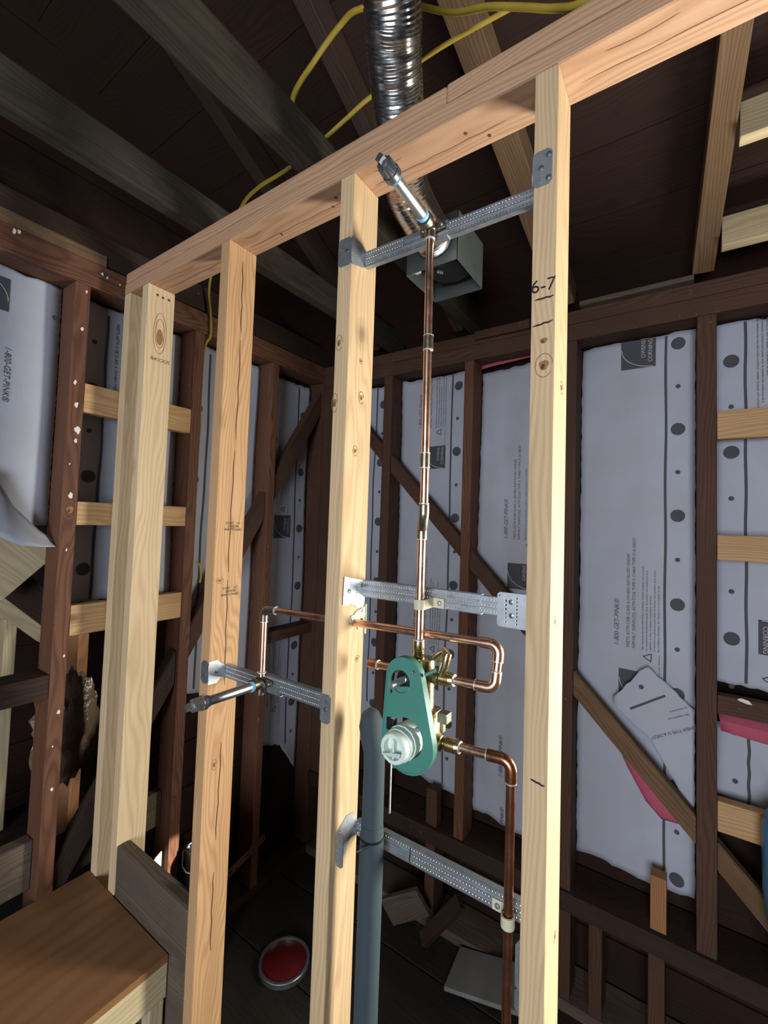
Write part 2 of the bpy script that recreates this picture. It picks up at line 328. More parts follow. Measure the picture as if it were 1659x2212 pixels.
# ------------------------------------------------------------------ old framing: back wall
D = 1.009
timber('top_plate', (.003, D, 2.353), (2.3, 1.115, 2.416), 'x', OLD, 'lower old brown plate along the top of the back wall', 'plate')
timber('top_plate', (.003, D, 2.4165), (2.3, 1.115, 2.466), 'x', OLD, 'upper old brown plate along the top of the back wall', 'plate')
timber('edge_strip', (.868, D-.02, 2.430), (1.10, D-.0005, 2.466), 'x', OLD, 'split strip with a pale scar on the back plate behind the copper riser', 'board')
timber('edge_strip', (1.284, D-.028, 2.4665), (1.632, D+.05, 2.484), 'x', OLDG, 'thin grey strip lying on the back plate between two rafters', 'board')
for x0, x1, m, t in ((.396, .444, OLD, 'old back wall stud nearest the dark corner post, beside the insulated pipe'), (.818, .8604, OLDR, 'reddish old back wall stud seen between the copper riser and the numbered new stud'), (1.231, 1.2735, OLD, 'old back wall stud half hidden behind the numbered new stud'), (1.640, 1.692, OLD, 'broad dark back wall stud carrying the new blocks near the photo edge')):
    timber('wall_stud', (x0, D, .362), (x1, 1.105, 2.3525), 'z', m, t, 'stud', None)
timber('sill_rail', (.003, D-.012, .296), (2.3, 1.165, .3615), 'x', OLDD, 'dark horizontal rail under the back wall studs', 'rail')
for x0, x1, t in ((1.236, 1.276, 'short cripple stud under the rail directly below the half hidden stud'), (1.335, 1.378, 'short cripple stud under the rail, next along from the hidden one'), (1.512, 1.558, 'short cripple stud under the rail below the orange stub'), (.69, .735, 'short cripple stud under the rail behind the insulated pipe')):
    timber('cripple_stud', (x0, D, FL+.04), (x1, 1.1, .2955), 'z', OLD, t, 'stud', 'cripple studs under the back wall rail')
timber('sole_plate', (.003, D-.003, FL), (2.3, 1.165, FL+.0395), 'x', OLDG, 'grey sole plate on the floor under the back wall', 'plate')
timber('stub_stud', (.685, D+.006, .362), (.737, 1.06, .51), 'z', OLD, 'short dark sawn-off stud on the rail behind the metal bracket', 'stud')
timber('stub_stud', (1.517, D+.006, .362), (1.562, 1.06, .53), 'z', CUT, 'short orange sawn-off stud standing on the rail below the printed sheet', 'stud')
for zz, zh, m, t in ((1.944, .089, BLK, 'topmost new block beside the broad back stud'), (1.563, .079, BLK, 'second new block down beside the broad back stud'), (1.094, .056, OLD, 'old brown block with a white chip, beside the broad back stud'), (.742, .09, BLK, 'lowest new block beside the broad back stud, above the diagonal brace')):
    timber('wall_block', (1.6925, D-.001, zz), (2.1, D+.037, zz+zh), 'x', m, t, 'block')
bm = BM(); bmesh.ops.create_icosphere(bm, subdivisions=2, radius=1)
for v in bm.verts: v.co = Vector((1.758+.017*v.co.x*(1+.2*math.sin(9*v.co.z)), D-.004+.006*v.co.y, 1.147+.006*v.co.z-.004*v.co.x))
tag(put('plaster_chip', bm, PAPER), 'white plaster chip stuck on the old brown block', 'plaster')
G3 = 'diagonal bracing pieces of the back wall'
def brb(x): return 1.945 - (x-.45)*1.015
for x0, x1, m, t in ((.076, .395, OLD, 'uppermost back wall brace piece, starting at the corner'), (.445, .817, OLD, 'back wall brace piece crossing behind the copper riser'), (.861, 1.230, OLD, 'back wall brace piece running behind the perforated bracket bar'), (1.274, 1.639, RAFT, 'back wall brace piece holding the folded sheet'), (1.6925, 2.08, RAFT, 'lowest back wall brace piece beside the broad stud')):
    plumb_brace([(x0+.0005, brb(x0)-.062), (x1-.0005, brb(x1)-.062), (x1-.0005, brb(x1)+.024), (x0+.0005, brb(x0)+.024)], 1.012, 1.050, 'y', m, t, G3)
# scraps on the floor
beam('board_scrap', (.56, .93, -.005), (.72, .95, .10), .11, .022, OLDG, 'light edged board scrap leaning under the back wall rail', 'board', (1, .2, 0))
beam('board_scrap', (.74, .92, -.02), (.88, .96, .17), .05, .03, OLDD, 'dark narrow offcut leaning beside the light edged scrap', 'board', (1, -.6, 0))
beam('panel_scrap', (.88, .9, -.03), (1.18, .93, .03), .18, .015, DRYW, 'flat grey panel scrap on the floor behind the copper supply pipe', 'panel', (0, 1, 0))
# ------------------------------------------------------------------ joists and rafters
for x, w, t in ((.405, .047, 'dark ceiling joist crossing the dark attic nearer the side wall'), (.832, .050, 'dark ceiling joist that carries the grey fan box'), (-.055, .045, 'dark joist lying along the side wall plates')):
    timber('ceiling_joist', (x, -1.3, 2.478), (x+w, 1.1, 2.578), 'y', JOIST if x > 0 else OLDD, t, 'joist', None, .006)  # joist along the side wall coloured darker still for the attic gloom
RB = lambda y, x0, kx, zz: (x0+kx*(1-y), y, zz+MR*(1-y))
for x0, kx, w, m, t in ((1.655, .083, .058, RAFT, 'rough stained rafter above the broad back wall stud'), (1.231, -.096, .075, RAFT, 'knotty rafter passing behind the numbered new stud'), (.80, 0, .045, OLDD, 'thin dark rafter behind the fan box'), (.36, 0, .045, OLDD, 'dark rafter near the side wall corner'), (2.08, 0, .05, OLDD, 'dark rafter at the photo edge holding the two pale blocks')):
    a = Vector(RB(1.0, x0, kx, 2.467+.052)); b = Vector(RB(-1.2, x0, kx, 2.467+.052)); beam('rafter', a, b, w, .09, m, t, 'rafter', (1, 0, 0))
for y, zz, t in ((.627, 2.628, 'upper pale new block between the two end rafters'), (.883, 2.50, 'lower pale new block between the two end rafters')):
    x0 = 1.688 + .083*(1-y)
    timber('roof_block', (x0, y, zz), (2.054, y+.038, zz+.089), 'x', PALE, t, 'block', 'new blocks between the rafters')
# ------------------------------------------------------------------ new partition
ZT = 2.4005
def stud(x, m, label, cutter=None):
    o = timber('wall_stud', (x, 0, FL+.0385), (x+.038, .089, ZT-.0005), 'z', m, label, 'stud'); return o
S0 = stud(.005, NEWP, 'pale new stud fixed to the side wall, half hidden by the knot-topped stud')
S1 = stud(.1253, NEWP, 'pale new stud with an oval knot and lot stamp at its top')
S2 = stud(.5469, NEWO, 'orange new stud with a long vertical crack, holding the tub spout bracket')
SM = stud(.9767, NEW, 'new stud in the middle that the copper crossover pipe passes through')
SR = stud(1.3981, NEW, 'new stud with handwritten 6-7 and black pencil lines')
timber('bottom_plate', (.005, 0, FL), (2.3, .089, FL+.038), 'x', NEWO, 'new bottom plate under the studs of the new partition', 'plate')
TP = timber('top_plate', (.002, 0, ZT), (2.6, .089, ZT+.038), 'x', PLATE, 'lower new top plate, nailed on the heads of the new studs', 'plate', None, .005)
timber('top_plate', (.002, .002, ZT+.0392), (1.232, .089, ZT+.0765), 'x', PLATE, 'upper new top plate between the side wall and a joint', 'plate', None, .006)
timber('top_plate', (1.2325, .0005, ZT+.0392), (2.6, .089, ZT+.0765), 'x', PLATE, 'upper new top plate above the numbered stud, running out past the joint', 'plate', None, .0045)
# hole for the crossover pipe
def drill(o, p, d, r):
    bm = BM(); dv = Vector(d).normalized(); tube(bm, [Vector(p)-dv*.1, Vector(p)+dv*.1], r, 20); c = put('tmp', bm, NEW)
    m = o.modifiers.new('b', 'BOOLEAN'); m.operation = 'DIFFERENCE'; m.solver = 'EXACT'; m.object = c
    dg = bpy.context.evaluated_depsgraph_get(); dg.update(); me = bpy.data.meshes.new_from_object(o.evaluated_get(dg)); o.modifiers.clear(); o.data = me
    bpy.data.objects.remove(c)
drill(SM, (.9957, .073, 1.426), (1, -.06, 0), .0125)
timber('backing_board', (.1637, .001, .22), (.5465, .041, .632), 'x', OLDG, 'dark stained board on edge between two new studs behind the bench', 'board', None, .008)
# cracks, stamps and pencil marks (parts of the studs)
def mark(parent, pts, w, mat, fr, name='crack'):
    """thin flat stroke following pts (2D) with width w, laid on frame fr"""
    bm = BM(); prev = None
    for i, (x, y) in enumerate(pts):
        a = pts[max(i-1, 0)]; b = pts[min(i+1, len(pts)-1)]; dx, dy2 = b[0]-a[0], b[1]-a[1]; L = math.hypot(dx, dy2) or 1
        ww = w*(1 if 0 < i < len(pts)-1 else .35); n = (-dy2/L*ww/2, dx/L*ww/2)
        cur = (bm.verts.new((x+n[0], y+n[1], 0)), bm.verts.new((x-n[0], y-n[1], 0)))
        if prev: bm.faces.new((prev[0], prev[1], cur[1], cur[0]))
        prev = cur
    return put(name, xf(bm, fr), mat, parent)
def side(x, y=0, z=0): return frame((x+.0385, y, z), (0, 1, 0), (0, 0, 1))
def front(x, y=-.0006, z=0): return frame((x, y, z), (1, 0, 0), (0, 0, 1))
for z0, z1 in ((2.36, 2.16), (2.14, 1.86), (1.83, 1.5), (1.48, 1.2), (1.05, .8), (.72, .52)):
    mark(S2, [(.046+.0025*math.sin(7*(z0+(z1-z0)*t/8))+.0015*math.sin(23*t), z0+(z1-z0)*t/8) for t in range(9)], .0026, KNOT, side(.5469))
for (y, zc, ry, rz) in ((.044, 2.235, .011, .026),):
    bm = flat([circ(0, 0, 1, 20)], .0003); put('knot', xf(bm, side(.1253) @ Matrix.Translation((y, zc, 0)) @ Matrix.Diagonal((ry, rz, 1, 1))), CUT, S1)
    for k in (1.5, 2.1):
        mark(S1, [(y+ry*k*math.cos(a)*.9, zc+.012+rz*k*1.25*math.sin(a)) for a in [i*2*math.pi/24 for i in range(25)]], .0016, CUT, side(.1253), 'growth_ring')
for y in (.03, .048, .068): bm = flat([circ(0, 0, .0042, 10)], .0004); put('nail_hole', xf(bm, side(.1253) @ Matrix.Translation((y, 2.372-.001*(y*100 % 3), 0))), KNOT, S1)
bm = text_bm('SOCOMI', .0165, 'CENTER'); put('stamp', xf(bm, side(.1253) @ Matrix.Translation((.05, 2.165, .0002)) @ Matrix.Rotation(math.pi, 4, 'Z')), STAMP, S1)
for zz in (1.63, 1.455):
    bm = text_bm('S-DRY   117\n  HEM FIR\nWWP STAND', .009, 'CENTER'); put('stamp', xf(bm, side(.5469) @ Matrix.Translation((.052, zz, .0002))), STAMP, S2)
bm = text_bm('6-7', .030, 'CENTER'); put('handwriting', xf(bm, front(1.417, -.0008, 2.026) @ Matrix.Rotation(.05, 4, 'Y')), INK, SR)
for zz, x0, x1, dz2 in ((2.014, .006, .036, .001), (1.971, .003, .035, .004), (1.262, .012, .034, -.004)):
    mark(SR, [(x0+(x1-x0)*t/5, zz+dz2*t/5+.0012*math.sin(3*t)) for t in range(6)], .0028, INK, front(1.3981, -.0008), 'pencil_line')
def knot(parent, fr, x, z, rx, rz, rings=2):
    bm = flat([[(x+rx*.8*math.cos(a)*(1+.2*math.sin(3*a)), z+rz*.8*math.sin(a)*(1+.15*math.sin(2*a+1))) for a in [k*math.pi/8 for k in range(16)]]], .0003); put('knot', xf(bm, fr), CUTD, parent)
    bm = flat([[(x-rx*.2+rx*.35*math.cos(a)*(1+.3*math.sin(2*a)), z-rz*.2+rz*.4*math.sin(a)) for a in [k*math.pi/6 for k in range(12)]]], .0004); put('knot', xf(bm, fr @ Matrix.Translation((0, 0, .0001))), KNOT, parent)
    for q in range(rings):
        f = 1.5+.55*q; mark(parent, [(x+rx*f*math.cos(a), z+rz*f*1.15*math.sin(a)) for a in [k*2*math.pi/22 for k in range(21)]], .0012, CUTD, fr, 'growth_ring')
knot(SR, front(1.3981, -.0008), .022, 1.905, .009, .011, 1); knot(SR, front(1.3981, -.0008), .021, 1.945, .007, .006, 0)
knot(SM, front(.9767, -.0008), .012, 2.03, .006, .01, 1); knot(SM, front(.9767, -.0008), .006, 1.90, .005, .012, 1)
for o, x, L in ((SM, .9767, ((.05, 1.92, .007, .010), (.045, 2.0, .004, .004), (.035, 1.80, .006, .008), (.068, 1.35, .006, .005))), (SR, 1.3981, ((.05, 1.88, .007, .008), (.03, 1.5, .004, .006), (.06, 1.0, .005, .005))), (S2, .5469, ((.02, 1.48, .009, .005), (.03, 1.0, .005, .01), (.05, 1.62, .01, .003)))):
    for y, zz, ry, rz in L:
        knot(o, side(x), y, zz, ry*.8, rz*.8, 1)
und = frame((0, 0, ZT-.0006), (1, 0, 0), (0, -1, 0))
for x, y in ((1.255, .040), (1.292, .068), (.93, .035), (.905, .055), (.50, .045), (.47, .07), (2.02, .035), (.72, .06), (1.75, .05)):
    put('nail_hole', xf(flat([circ(x, -y, .0034, 9)], .0004), und), KNOT, TP)
for a, b in ((.20, .53), (.60, .96), (1.03, 1.33), (1.46, 2.05)): mark(TP, [(a+(b-a)*t/12, -.055+.0012*math.sin(2.3*t)) for t in range(13)], .0013, CUTD, und)
for a, b in ((.62, .68), (1.05, 1.12), (1.5, 1.6), (.3, .38)): mark(TP, [(a+(b-a)*t/12, -.022-.004*math.sin(math.pi*t/12)) for t in range(13)], .0011, CUTD, und, 'growth_ring')
rp = random.Random(5)
def spots(parent, fr, L, mat):
    for x, z, r in L:
        ps = [(x+r*(.55+.6*rp.random())*math.cos(a)*.8, z+r*(.55+.6*rp.random())*1.3*math.sin(a)) for a in [k*math.pi/7 for k in range(14)]]
        put('plaster_spot', xf(flat([ps], .0012), fr), mat, parent)
spots(SL1, frame((.0008, 0, 0), (0, 1, 0), (0, 0, 1)), ((-.118, 2.235, .006), (-.112, 2.36, .004), (-.128, 2.06, .006), (-.12, 1.99, .008), (-.113, 1.91, .010), (-.116, 1.875, .006), (-.12, 1.70, .008), (-.128, 1.80, .003), (-.115, 1.03, .006), (-.125, .93, .003), (-.12, .8, .005), (-.122, 1.53, .004), (-.11, 1.2, .004)), PAPER)
knot(SL1, frame((.0009, 0, 0), (0, 1, 0), (0, 0, 1)), -.12, 1.655, .012, .016, 1)
spots(LP1, frame((.0008, 0, 0), (0, 1, 0), (0, 0, 1)), ((-.30, 2.452, .007), (-.29, 2.456, .006), (-.07, 2.44, .005), (-.055, 2.436, .004), (-.015, 2.43, .003)), PAPER)
# ------------------------------------------------------------------ bench
bn = empty('shower_bench', (.24, -.25, FL), 'low plywood bench in the corner below the new studs', 'bench')
timber('seat_panel', (-.0, -.95, .469), (.473, -.0015, .487), 'y', PLY, parent=bn, bev=.0015)
timber('front_rail', (.435, -.95, .38), (.473, -.0015, .4685), 'y', PALE, parent=bn)
timber('leg', (.435, -.045, FL), (.473, -.0075, .3795), 'z', PALE, parent=bn)
timber('back_rail', (.002, -.95, .38), (.04, -.16, .4685), 'y', PALE, parent=bn)
timber('leg', (.435, -.85, FL), (.473, -.81, .3795), 'z', PALE, parent=bn)
# ------------------------------------------------------------------ grey printed sheets
def wave_b(ph, amp=1):
    return lambda a, z: 1.10 + amp*(.0045*math.sin(17*a+3.1*z+ph)+.0035*math.sin(6.3*z-9*a+2*ph)+.002*math.sin(31*a-13*z+ph))
def wave_l(ph, amp=1):
    return lambda a, z: -.09 - amp*(.004*math.sin(14*a+4.1*z+ph)+.003*math.sin(7.3*z-9*a+2*ph))
PB = lambda f, a, z, off=0: Vector((a, f(a, z)-off, z))
PL = lambda f, a, z, off=0: Vector((f(a, z)+off, a, z))
def sheet(label, P, f, a0, a1, top, bot, ph=0, nu=18, nv=90, jag=.004, mat=None, name='underlayment_sheet'):
    bm = BM(); g = []
    rnd = random.Random(ph)
    jt = [rnd.uniform(-2*jag, 0) for _ in range(nu+1)]; jb = [rnd.uniform(-jag, jag) for _ in range(nu+1)]; js = [rnd.uniform(-.0018, .0018) for _ in range(nv+1)]
    for j in range(nv+1):
        row = []
        for i in range(nu+1):
            u = i/nu; a = a0+(a1-a0)*u; zt = (top(u) if callable(top) else top)+jt[i]; zb = (bot(u) if callable(bot) else bot)+jb[i]; z = zt+(zb-zt)*j/nv
            if i in (0, nu): a += js[j]
            row.append(bm.verts.new(P(f, a, z)))
        g.append(row)
    for A, B in zip(g, g[1:]):
        for i in range(nu): bm.faces.new((A[i], A[i+1], B[i+1], B[i]))
    bmesh.ops.recalc_face_normals(bm, faces=bm.faces)
    o = put(name, bm, mat or SHEET, None, True); md = o.modifiers.new('thickness', 'SOLIDIFY'); md.thickness = .0008; md.offset = 0
    return tag(o, label, 'sheet', 'grey printed sheets stapled in the stud bays')
OFF = .0022
def onsheet(parent, P, f, bm, name, mat, off=OFF):
    if max((v.co.y for v in bm.verts), default=0) > 2.346: bmesh.ops.bisect_plane(bm, geom=bm.verts[:]+bm.edges[:]+bm.faces[:], plane_co=(0, 2.346, 0), plane_no=(0, 1, 0), clear_outer=True)
    for v in bm.verts: v.co = P(f, v.co.x, v.co.y, off)
    return put(name, bm, mat, parent)
def strip(pts, w):
    bm = BM(); prev = None
    for a, z in pts:
        cur = (bm.verts.new((a-w/2, z, 0)), bm.verts.new((a+w/2, z, 0)))
        if prev: bm.faces.new((prev[0], prev[1], cur[1], cur[0]))
        prev = cur
    return bm
def rule(parent, P, f, a, z0, z1, w=.008, mat=None): onsheet(parent, P, f, strip([(a+.001*math.sin(4*z0+i*.5), z0+(z1-z0)*i/60) for i in range(61)], w), 'printed_rule', mat or PRINT)
def dot(parent, P, f, a, z, r):
    bm = BM(); c = bm.verts.new((a, z, 0)); vs = [bm.verts.new((a+r*math.cos(t*math.pi/10), z+r*math.sin(t*math.pi/10), 0)) for t in range(20)]
    for i in range(20): bm.faces.new((c, vs[i], vs[(i+1) % 20]))
    onsheet(parent, P, f, bm, 'printed_dot', PRINT)
def ttext(parent, P, f, s, size, a, z, ang=math.pi/2, name='printed_text', mat=None, shear=0, bold=0, off=OFF, flip=1):
    bm = text_bm(s, size, 'LEFT', shear, bold)
    bmesh.ops.triangulate(bm, faces=bm.faces)
    m = Matrix.Translation((a, z, 0)) @ Matrix.Diagonal((flip, 1, 1, 1)) @ Matrix.Rotation(ang, 4, 'Z'); xf(bm, m); return onsheet(parent, P, f, bm, name, mat or PRINT, off)
def grid_poly(x0, x1, y0, y1, n=6):
    bm = BM(); g = [[bm.verts.new((x0+(x1-x0)*i/n, y0+(y1-y0)*j/n, 0)) for i in range(n+1)] for j in range(n+1)]
    for A, B in zip(g, g[1:]):
        for i in range(n): bm.faces.new((A[i], A[i+1], B[i+1], B[i]))
    return bm
def logo(parent, P, f, x0, x1, z0, z1, ang=math.pi/2, flip=1):
    """dark square with the two stacked words and a thin arc; words read upward"""
    onsheet(parent, P, f, grid_poly(x0, x1, z0, z1), 'logo_square', PRINT)
    w, h = x1-x0, z1-z0
    up_ = ang > 0
    if up_:
        ttext(parent, P, f, 'OWENS', .165*w, x0+.70*w, z0+.34*h, ang, 'logo_text', PRINTL, 0, 0, OFF+.0006)
        ttext(parent, P, f, 'CORNING', .165*w, x0+.90*w, z0+.17*h, ang, 'logo_text', PRINTL, 0, 0, OFF+.0006)
        pts = [(x0+.02*w+.95*w*(1-math.cos(t*math.pi/2/16))*.95, z0+h*(.70-.68*math.sin(t*math.pi/2/16))) for t in range(17)]
    else:
        ttext(parent, P, f, 'OWENS', .165*w, x0+.30*w, z0+.66*h, ang, 'logo_text', PRINTL, 0, 0, OFF+.0006)
        ttext(parent, P, f, 'CORNING', .165*w, x0+.10*w, z0+.83*h, ang, 'logo_text', PRINTL, 0, 0, OFF+.0006)
        pts = [(x1-.02*w-.95*w*(1-math.cos(t*math.pi/2/16))*.95, z0+h*(.30+.68*math.sin(t*math.pi/2/16))) for t in range(17)]
    bm = BM(); prev = None
    for i, (a, z) in enumerate(pts):
        p, q = pts[max(i-1, 0)], pts[min(i+1, 16)]; dx, dy2 = q[0]-p[0], q[1]-p[1]; L = math.hypot(dx, dy2); nx, ny = -dy2/L*.0012, dx/L*.0012
        cur = (bm.verts.new((a+nx, z+ny, 0)), bm.verts.new((a-nx, z-ny, 0)))
        if prev: bm.faces.new((prev[0], prev[1], cur[1], cur[0]))
        prev = cur
    onsheet(parent, P, f, bm, 'logo_arc', PRINTL, OFF+.0007)
A1 = 'MEETS ASTM E108 CLASS A (WHEN INSTALLED UNDER'; A2 = 'ASPHALT SHINGLES), ASTM D226 TYPE II, D4869 TYPE IV & D8257'
SM1 = ['Slip resistance may vary with surface conditions, weather, footwear and roof pitch.', 'La resistencia al deslizamiento puede variar de acuerdo a las condiciones de la', 'superficie, el clima, el calzado y la pendiente del techo.', 'La resistance au glissement peut varier en fonction des conditions de la surface,', 'des conditions climatiques, des chaussures et de la pente du toit.']
def recycle(parent, P, f, a, z, r):
    pts = [(a+r*math.cos(t), z+r*math.sin(t)) for t in (math.pi, math.pi/3*5, math.pi/3)]
    bm = BM()
    for i in range(3):
        p, q = pts[i], pts[(i+1) % 3]; dx, dy2 = q[0]-p[0], q[1]-p[1]; L = math.hypot(dx, dy2); nx, ny = -dy2/L*.0016, dx/L*.0016
        p2 = (p[0]+dx*.12, p[1]+dy2*.12); q2 = (p[0]+dx*.9, p[1]+dy2*.9)
        bm.faces.new([bm.verts.new((c[0], c[1], 0)) for c in ((p2[0]+nx, p2[1]+ny), (q2[0]+nx, q2[1]+ny), (q2[0]-nx, q2[1]-ny), (p2[0]-nx, p2[1]-ny))])
        bm.faces.new([bm.verts.new((c[0], c[1], 0)) for c in ((q2[0]+3*nx, q2[1]+3*ny), (q2[0]+dx*.12, q2[1]+dy2*.12), (q2[0]-3*nx, q2[1]-3*ny))])
    onsheet(parent, P, f, bm, 'recycling_triangle', PRINT)
def textblock(o, P, f, a, z, big=True, L=.33, full=True):
    """the 1-800 line at a, the MEETS lines and the small print to its +a side, reading upward from z"""
    ttext(o, P, f, '1-800-GET-PINK®', .0215, a, z, shear=.2)
    if not full: return
    ttext(o, P, f, A1, .0137, a+.034, z); ttext(o, P, f, A2, .0137, a+.052, z)
    for i, s in enumerate(SM1): ttext(o, P, f, s, .0088, a+.078+.012*i, z)
    recycle(o, P, f, a+.094, z-.022, .016)
    ttext(o, P, f, 'Made in the U.S.A.  10024135-A', .007, a+.128, z-.10)
# back wall bays
f1 = wave_b(1.3); o = sheet('narrow grey sheet strip between the corner stud and the insulated pipe', PB, f1, .078, .393, 2.346, .55, 1); rule(o, PB, f1, .29, .75, 2.345)
for i in range(6): dot(o, PB, f1, .326, 2.25-.3*i, .021); dot(o, PB, f1, .326, 2.1-.3*i, .0075)
f2 = wave_b(2.7); o2 = sheet('grey sheet hanging behind the copper riser, cut off ragged above the dark rail', PB, f2, .447, .815, 2.346, lambda u: .485+.012*math.sin(6*u), 2)
rule(o2, PB, f2, .718, .50, 2.345)
for i in range(6): dot(o2, PB, f2, .75-.002*i, 2.282-.3027*i, .021); dot(o2, PB, f2, .75-.002*i, 2.13-.3027*i, .0075)
logo(o2, PB, f2, .585, .691, 1.905, 2.012); textblock(o2, PB, f2, .56, 2.10); textblock(o2, PB, f2, .56, 1.1); logo(o2, PB, f2, .585, .691, .90, 1.007)
f3 = wave_b(4.2); o3 = sheet('bluish grey sheet with a pink torn top, beside the numbered stud', PB, f3, .863, 1.228, lambda u: 2.325+.012*u, lambda u: .44-.02*u+.008*math.sin(9*u), 3)
textblock(o3, PB, f3, .99, 1.594); logo(o3, PB, f3, .993, 1.10, 1.39, 1.495)
ttext(o3, PB, f3, 'PINK®', .0215, .999, .435, shear=.2); textblock(o3, PB, f3, .99, .62, full=False)
rule(o3, PB, f3, 1.135, .46, 2.32)
f4 = wave_b(5.1); o4 = sheet('large grey sheet with a square dark logo at its top, widest bay', PB, f4, 1.276, 1.638, lambda u: min(2.351, 2.345+.010*u+.006*math.sin(11*u)), lambda u: .452+.008*math.sin(7*u), 4)
rule(o4, PB, f4, 1.552, .46, 2.34)
for i in range(7): dot(o4, PB, f4, 1.588, 2.307-.3023*i, .0215)
for i in range(6): dot(o4, PB, f4, 1.588, 2.156-.3023*i, .0075)
logo(o4, PB, f4, 1.411, 1.521, 2.237, 2.343); textblock(o4, PB, f4, 1.410, 1.228)
logo(o4, PB, f4, 1.411, 1.521, 1.045, 1.15)
f5 = wave_b(6.4); o5 = sheet('grey sheet behind the stacked new blocks at the photo edge', PB, f5, 1.694, 2.07, 2.346, 1.165, 5)
f5b = wave_b(7.4); o5b = sheet('lower grey sheet below the pink roll at the photo edge', PB, f5b, 1.694, 2.07, 1.04, .70, 6, nv=30)
rule(o5, PB, f5, 1.771, 1.175, 2.34); rule(o5b, PB, f5b, 1.776, .705, 1.035)
for i in range(4): dot(o5, PB, f5, 1.734, 2.214-.3015*i, .0215)
for i in range(4): dot(o5, PB, f5, 1.734, 2.063-.3015*i, .0075)
dot(o5b, PB, f5b, 1.742, .866, .0075); dot(o5b, PB, f5b, 1.74, 1.03, .0215)
logo(o5, PB, f5, 1.80, 1.91, 1.274, 1.381, -math.pi/2)
for i, s2 in enumerate(SM1): ttext(o5, PB, f5, s2, .0088, 1.80+.012*i, 2.345, -math.pi/2)
recycle(o5, PB, f5, 1.825, 1.20, .016)
# pink faces
def blob_strip(name, label, rows, mat, cat='sheet', th=.002):
    bm = BM(); g = [[bm.verts.new(p) for p in r] for r in rows]
    for A, B in zip(g, g[1:]):
        for i in range(len(A)-1): bm.faces.new((A[i], A[i+1], B[i+1], B[i]))
    bmesh.ops.subdivide_edges(bm, edges=bm.edges, cuts=2, use_grid_fill=True)
    for _ in range(2): bmesh.ops.smooth_vert(bm, verts=[v for v in bm.verts if not v.is_boundary], factor=.5, use_axis_x=True, use_axis_y=True, use_axis_z=True)
    bmesh.ops.recalc_face_normals(bm, faces=bm.faces)
    o = put(name, bm, mat, None, True); md = o.modifiers.new('thickness', 'SOLIDIFY'); md.thickness = th; md.offset = 0; return tag(o, label, cat)
blob_strip('pink_flap', 'pink sheet back drooping below the diagonal brace', [[(1.395, 1.06, .96), (1.45, 1.06, .91), (1.52, 1.06, .83), (1.60, 1.06, .75), (1.63, 1.06, .72)], [(1.40, 1.056, .925), (1.44, 1.054, .86), (1.50, 1.054, .775), (1.565, 1.054, .71), (1.622, 1.056, .70)], [(1.405, 1.07, .905), (1.447, 1.064, .825), (1.50, 1.062, .735), (1.545, 1.064, .692), (1.615, 1.075, .69)]], PINK)
blob_strip('pink_roll', 'rolled pink sheet edge under the old brown block with the white chip', [[(1.696, 1.075, 1.089), (1.80, 1.075, 1.088), (2.05, 1.075, 1.085)], [(1.70, 1.04, 1.065), (1.80, 1.036, 1.06), (2.05, 1.036, 1.06)], [(1.703, 1.05, 1.03), (1.80, 1.046, 1.018), (2.05, 1.05, 1.03)], [(1.71, 1.085, 1.022), (1.80, 1.085, 1.012), (2.05, 1.085, 1.02)]], PINK)
blob_strip('pink_tuft', 'thin pink insulation edge above the bluish sheet', [[(.866, 1.08, 2.347), (.93, 1.08, 2.352), (1.10, 1.08, 2.352)], [(.868, 1.076, 2.33), (.92, 1.076, 2.336), (1.10, 1.078, 2.348)]], PINK)
ff = lambda a, z: 1.062 + .03*max(0, (z-1.0))*1.0 + .006*math.sin(25*a)
fold = sheet('loose folded sheet corner tucked behind the diagonal brace', PB, ff, 1.40, 1.636, lambda u: 1.06+.13*min(u/.42, 1)-(.20*(u-.42) if u > .42 else 0), lambda u: 1.03-.19*u if u < .5 else .935-.42*(u-.5), 9, nv=24)
def seg(parent, P, f, a, b, w, n=14):
    bm = BM(); prev = None; dx, dy2 = b[0]-a[0], b[1]-a[1]; L = math.hypot(dx, dy2); nx, ny = -dy2/L*w/2, dx/L*w/2
    for i in range(n+1):
        x, z = a[0]+dx*i/n, a[1]+dy2*i/n; cur = (bm.verts.new((x+nx, z+ny, 0)), bm.verts.new((x-nx, z-ny, 0)))
        if prev: bm.faces.new((prev[0], prev[1], cur[1], cur[0]))
        prev = cur
    onsheet(parent, P, f, bm, 'printed_rule', PRINT)
seg(fold, PB, ff, (1.452, 1.03), (1.555, 1.095), .007); dot(fold, PB, ff, 1.485, 1.11, .0075)
ttext(fold, PB, ff, 'D4869 TYPE IV & D8257', .0137, 1.635, 1.02, math.radians(210)); ttext(fold, PB, ff, 'Slip resistance may', .0088, 1.62, 1.055, math.radians(210)); ttext(fold, PB, ff, 'La resistencia al', .0088, 1.615, 1.075, math.radians(210))
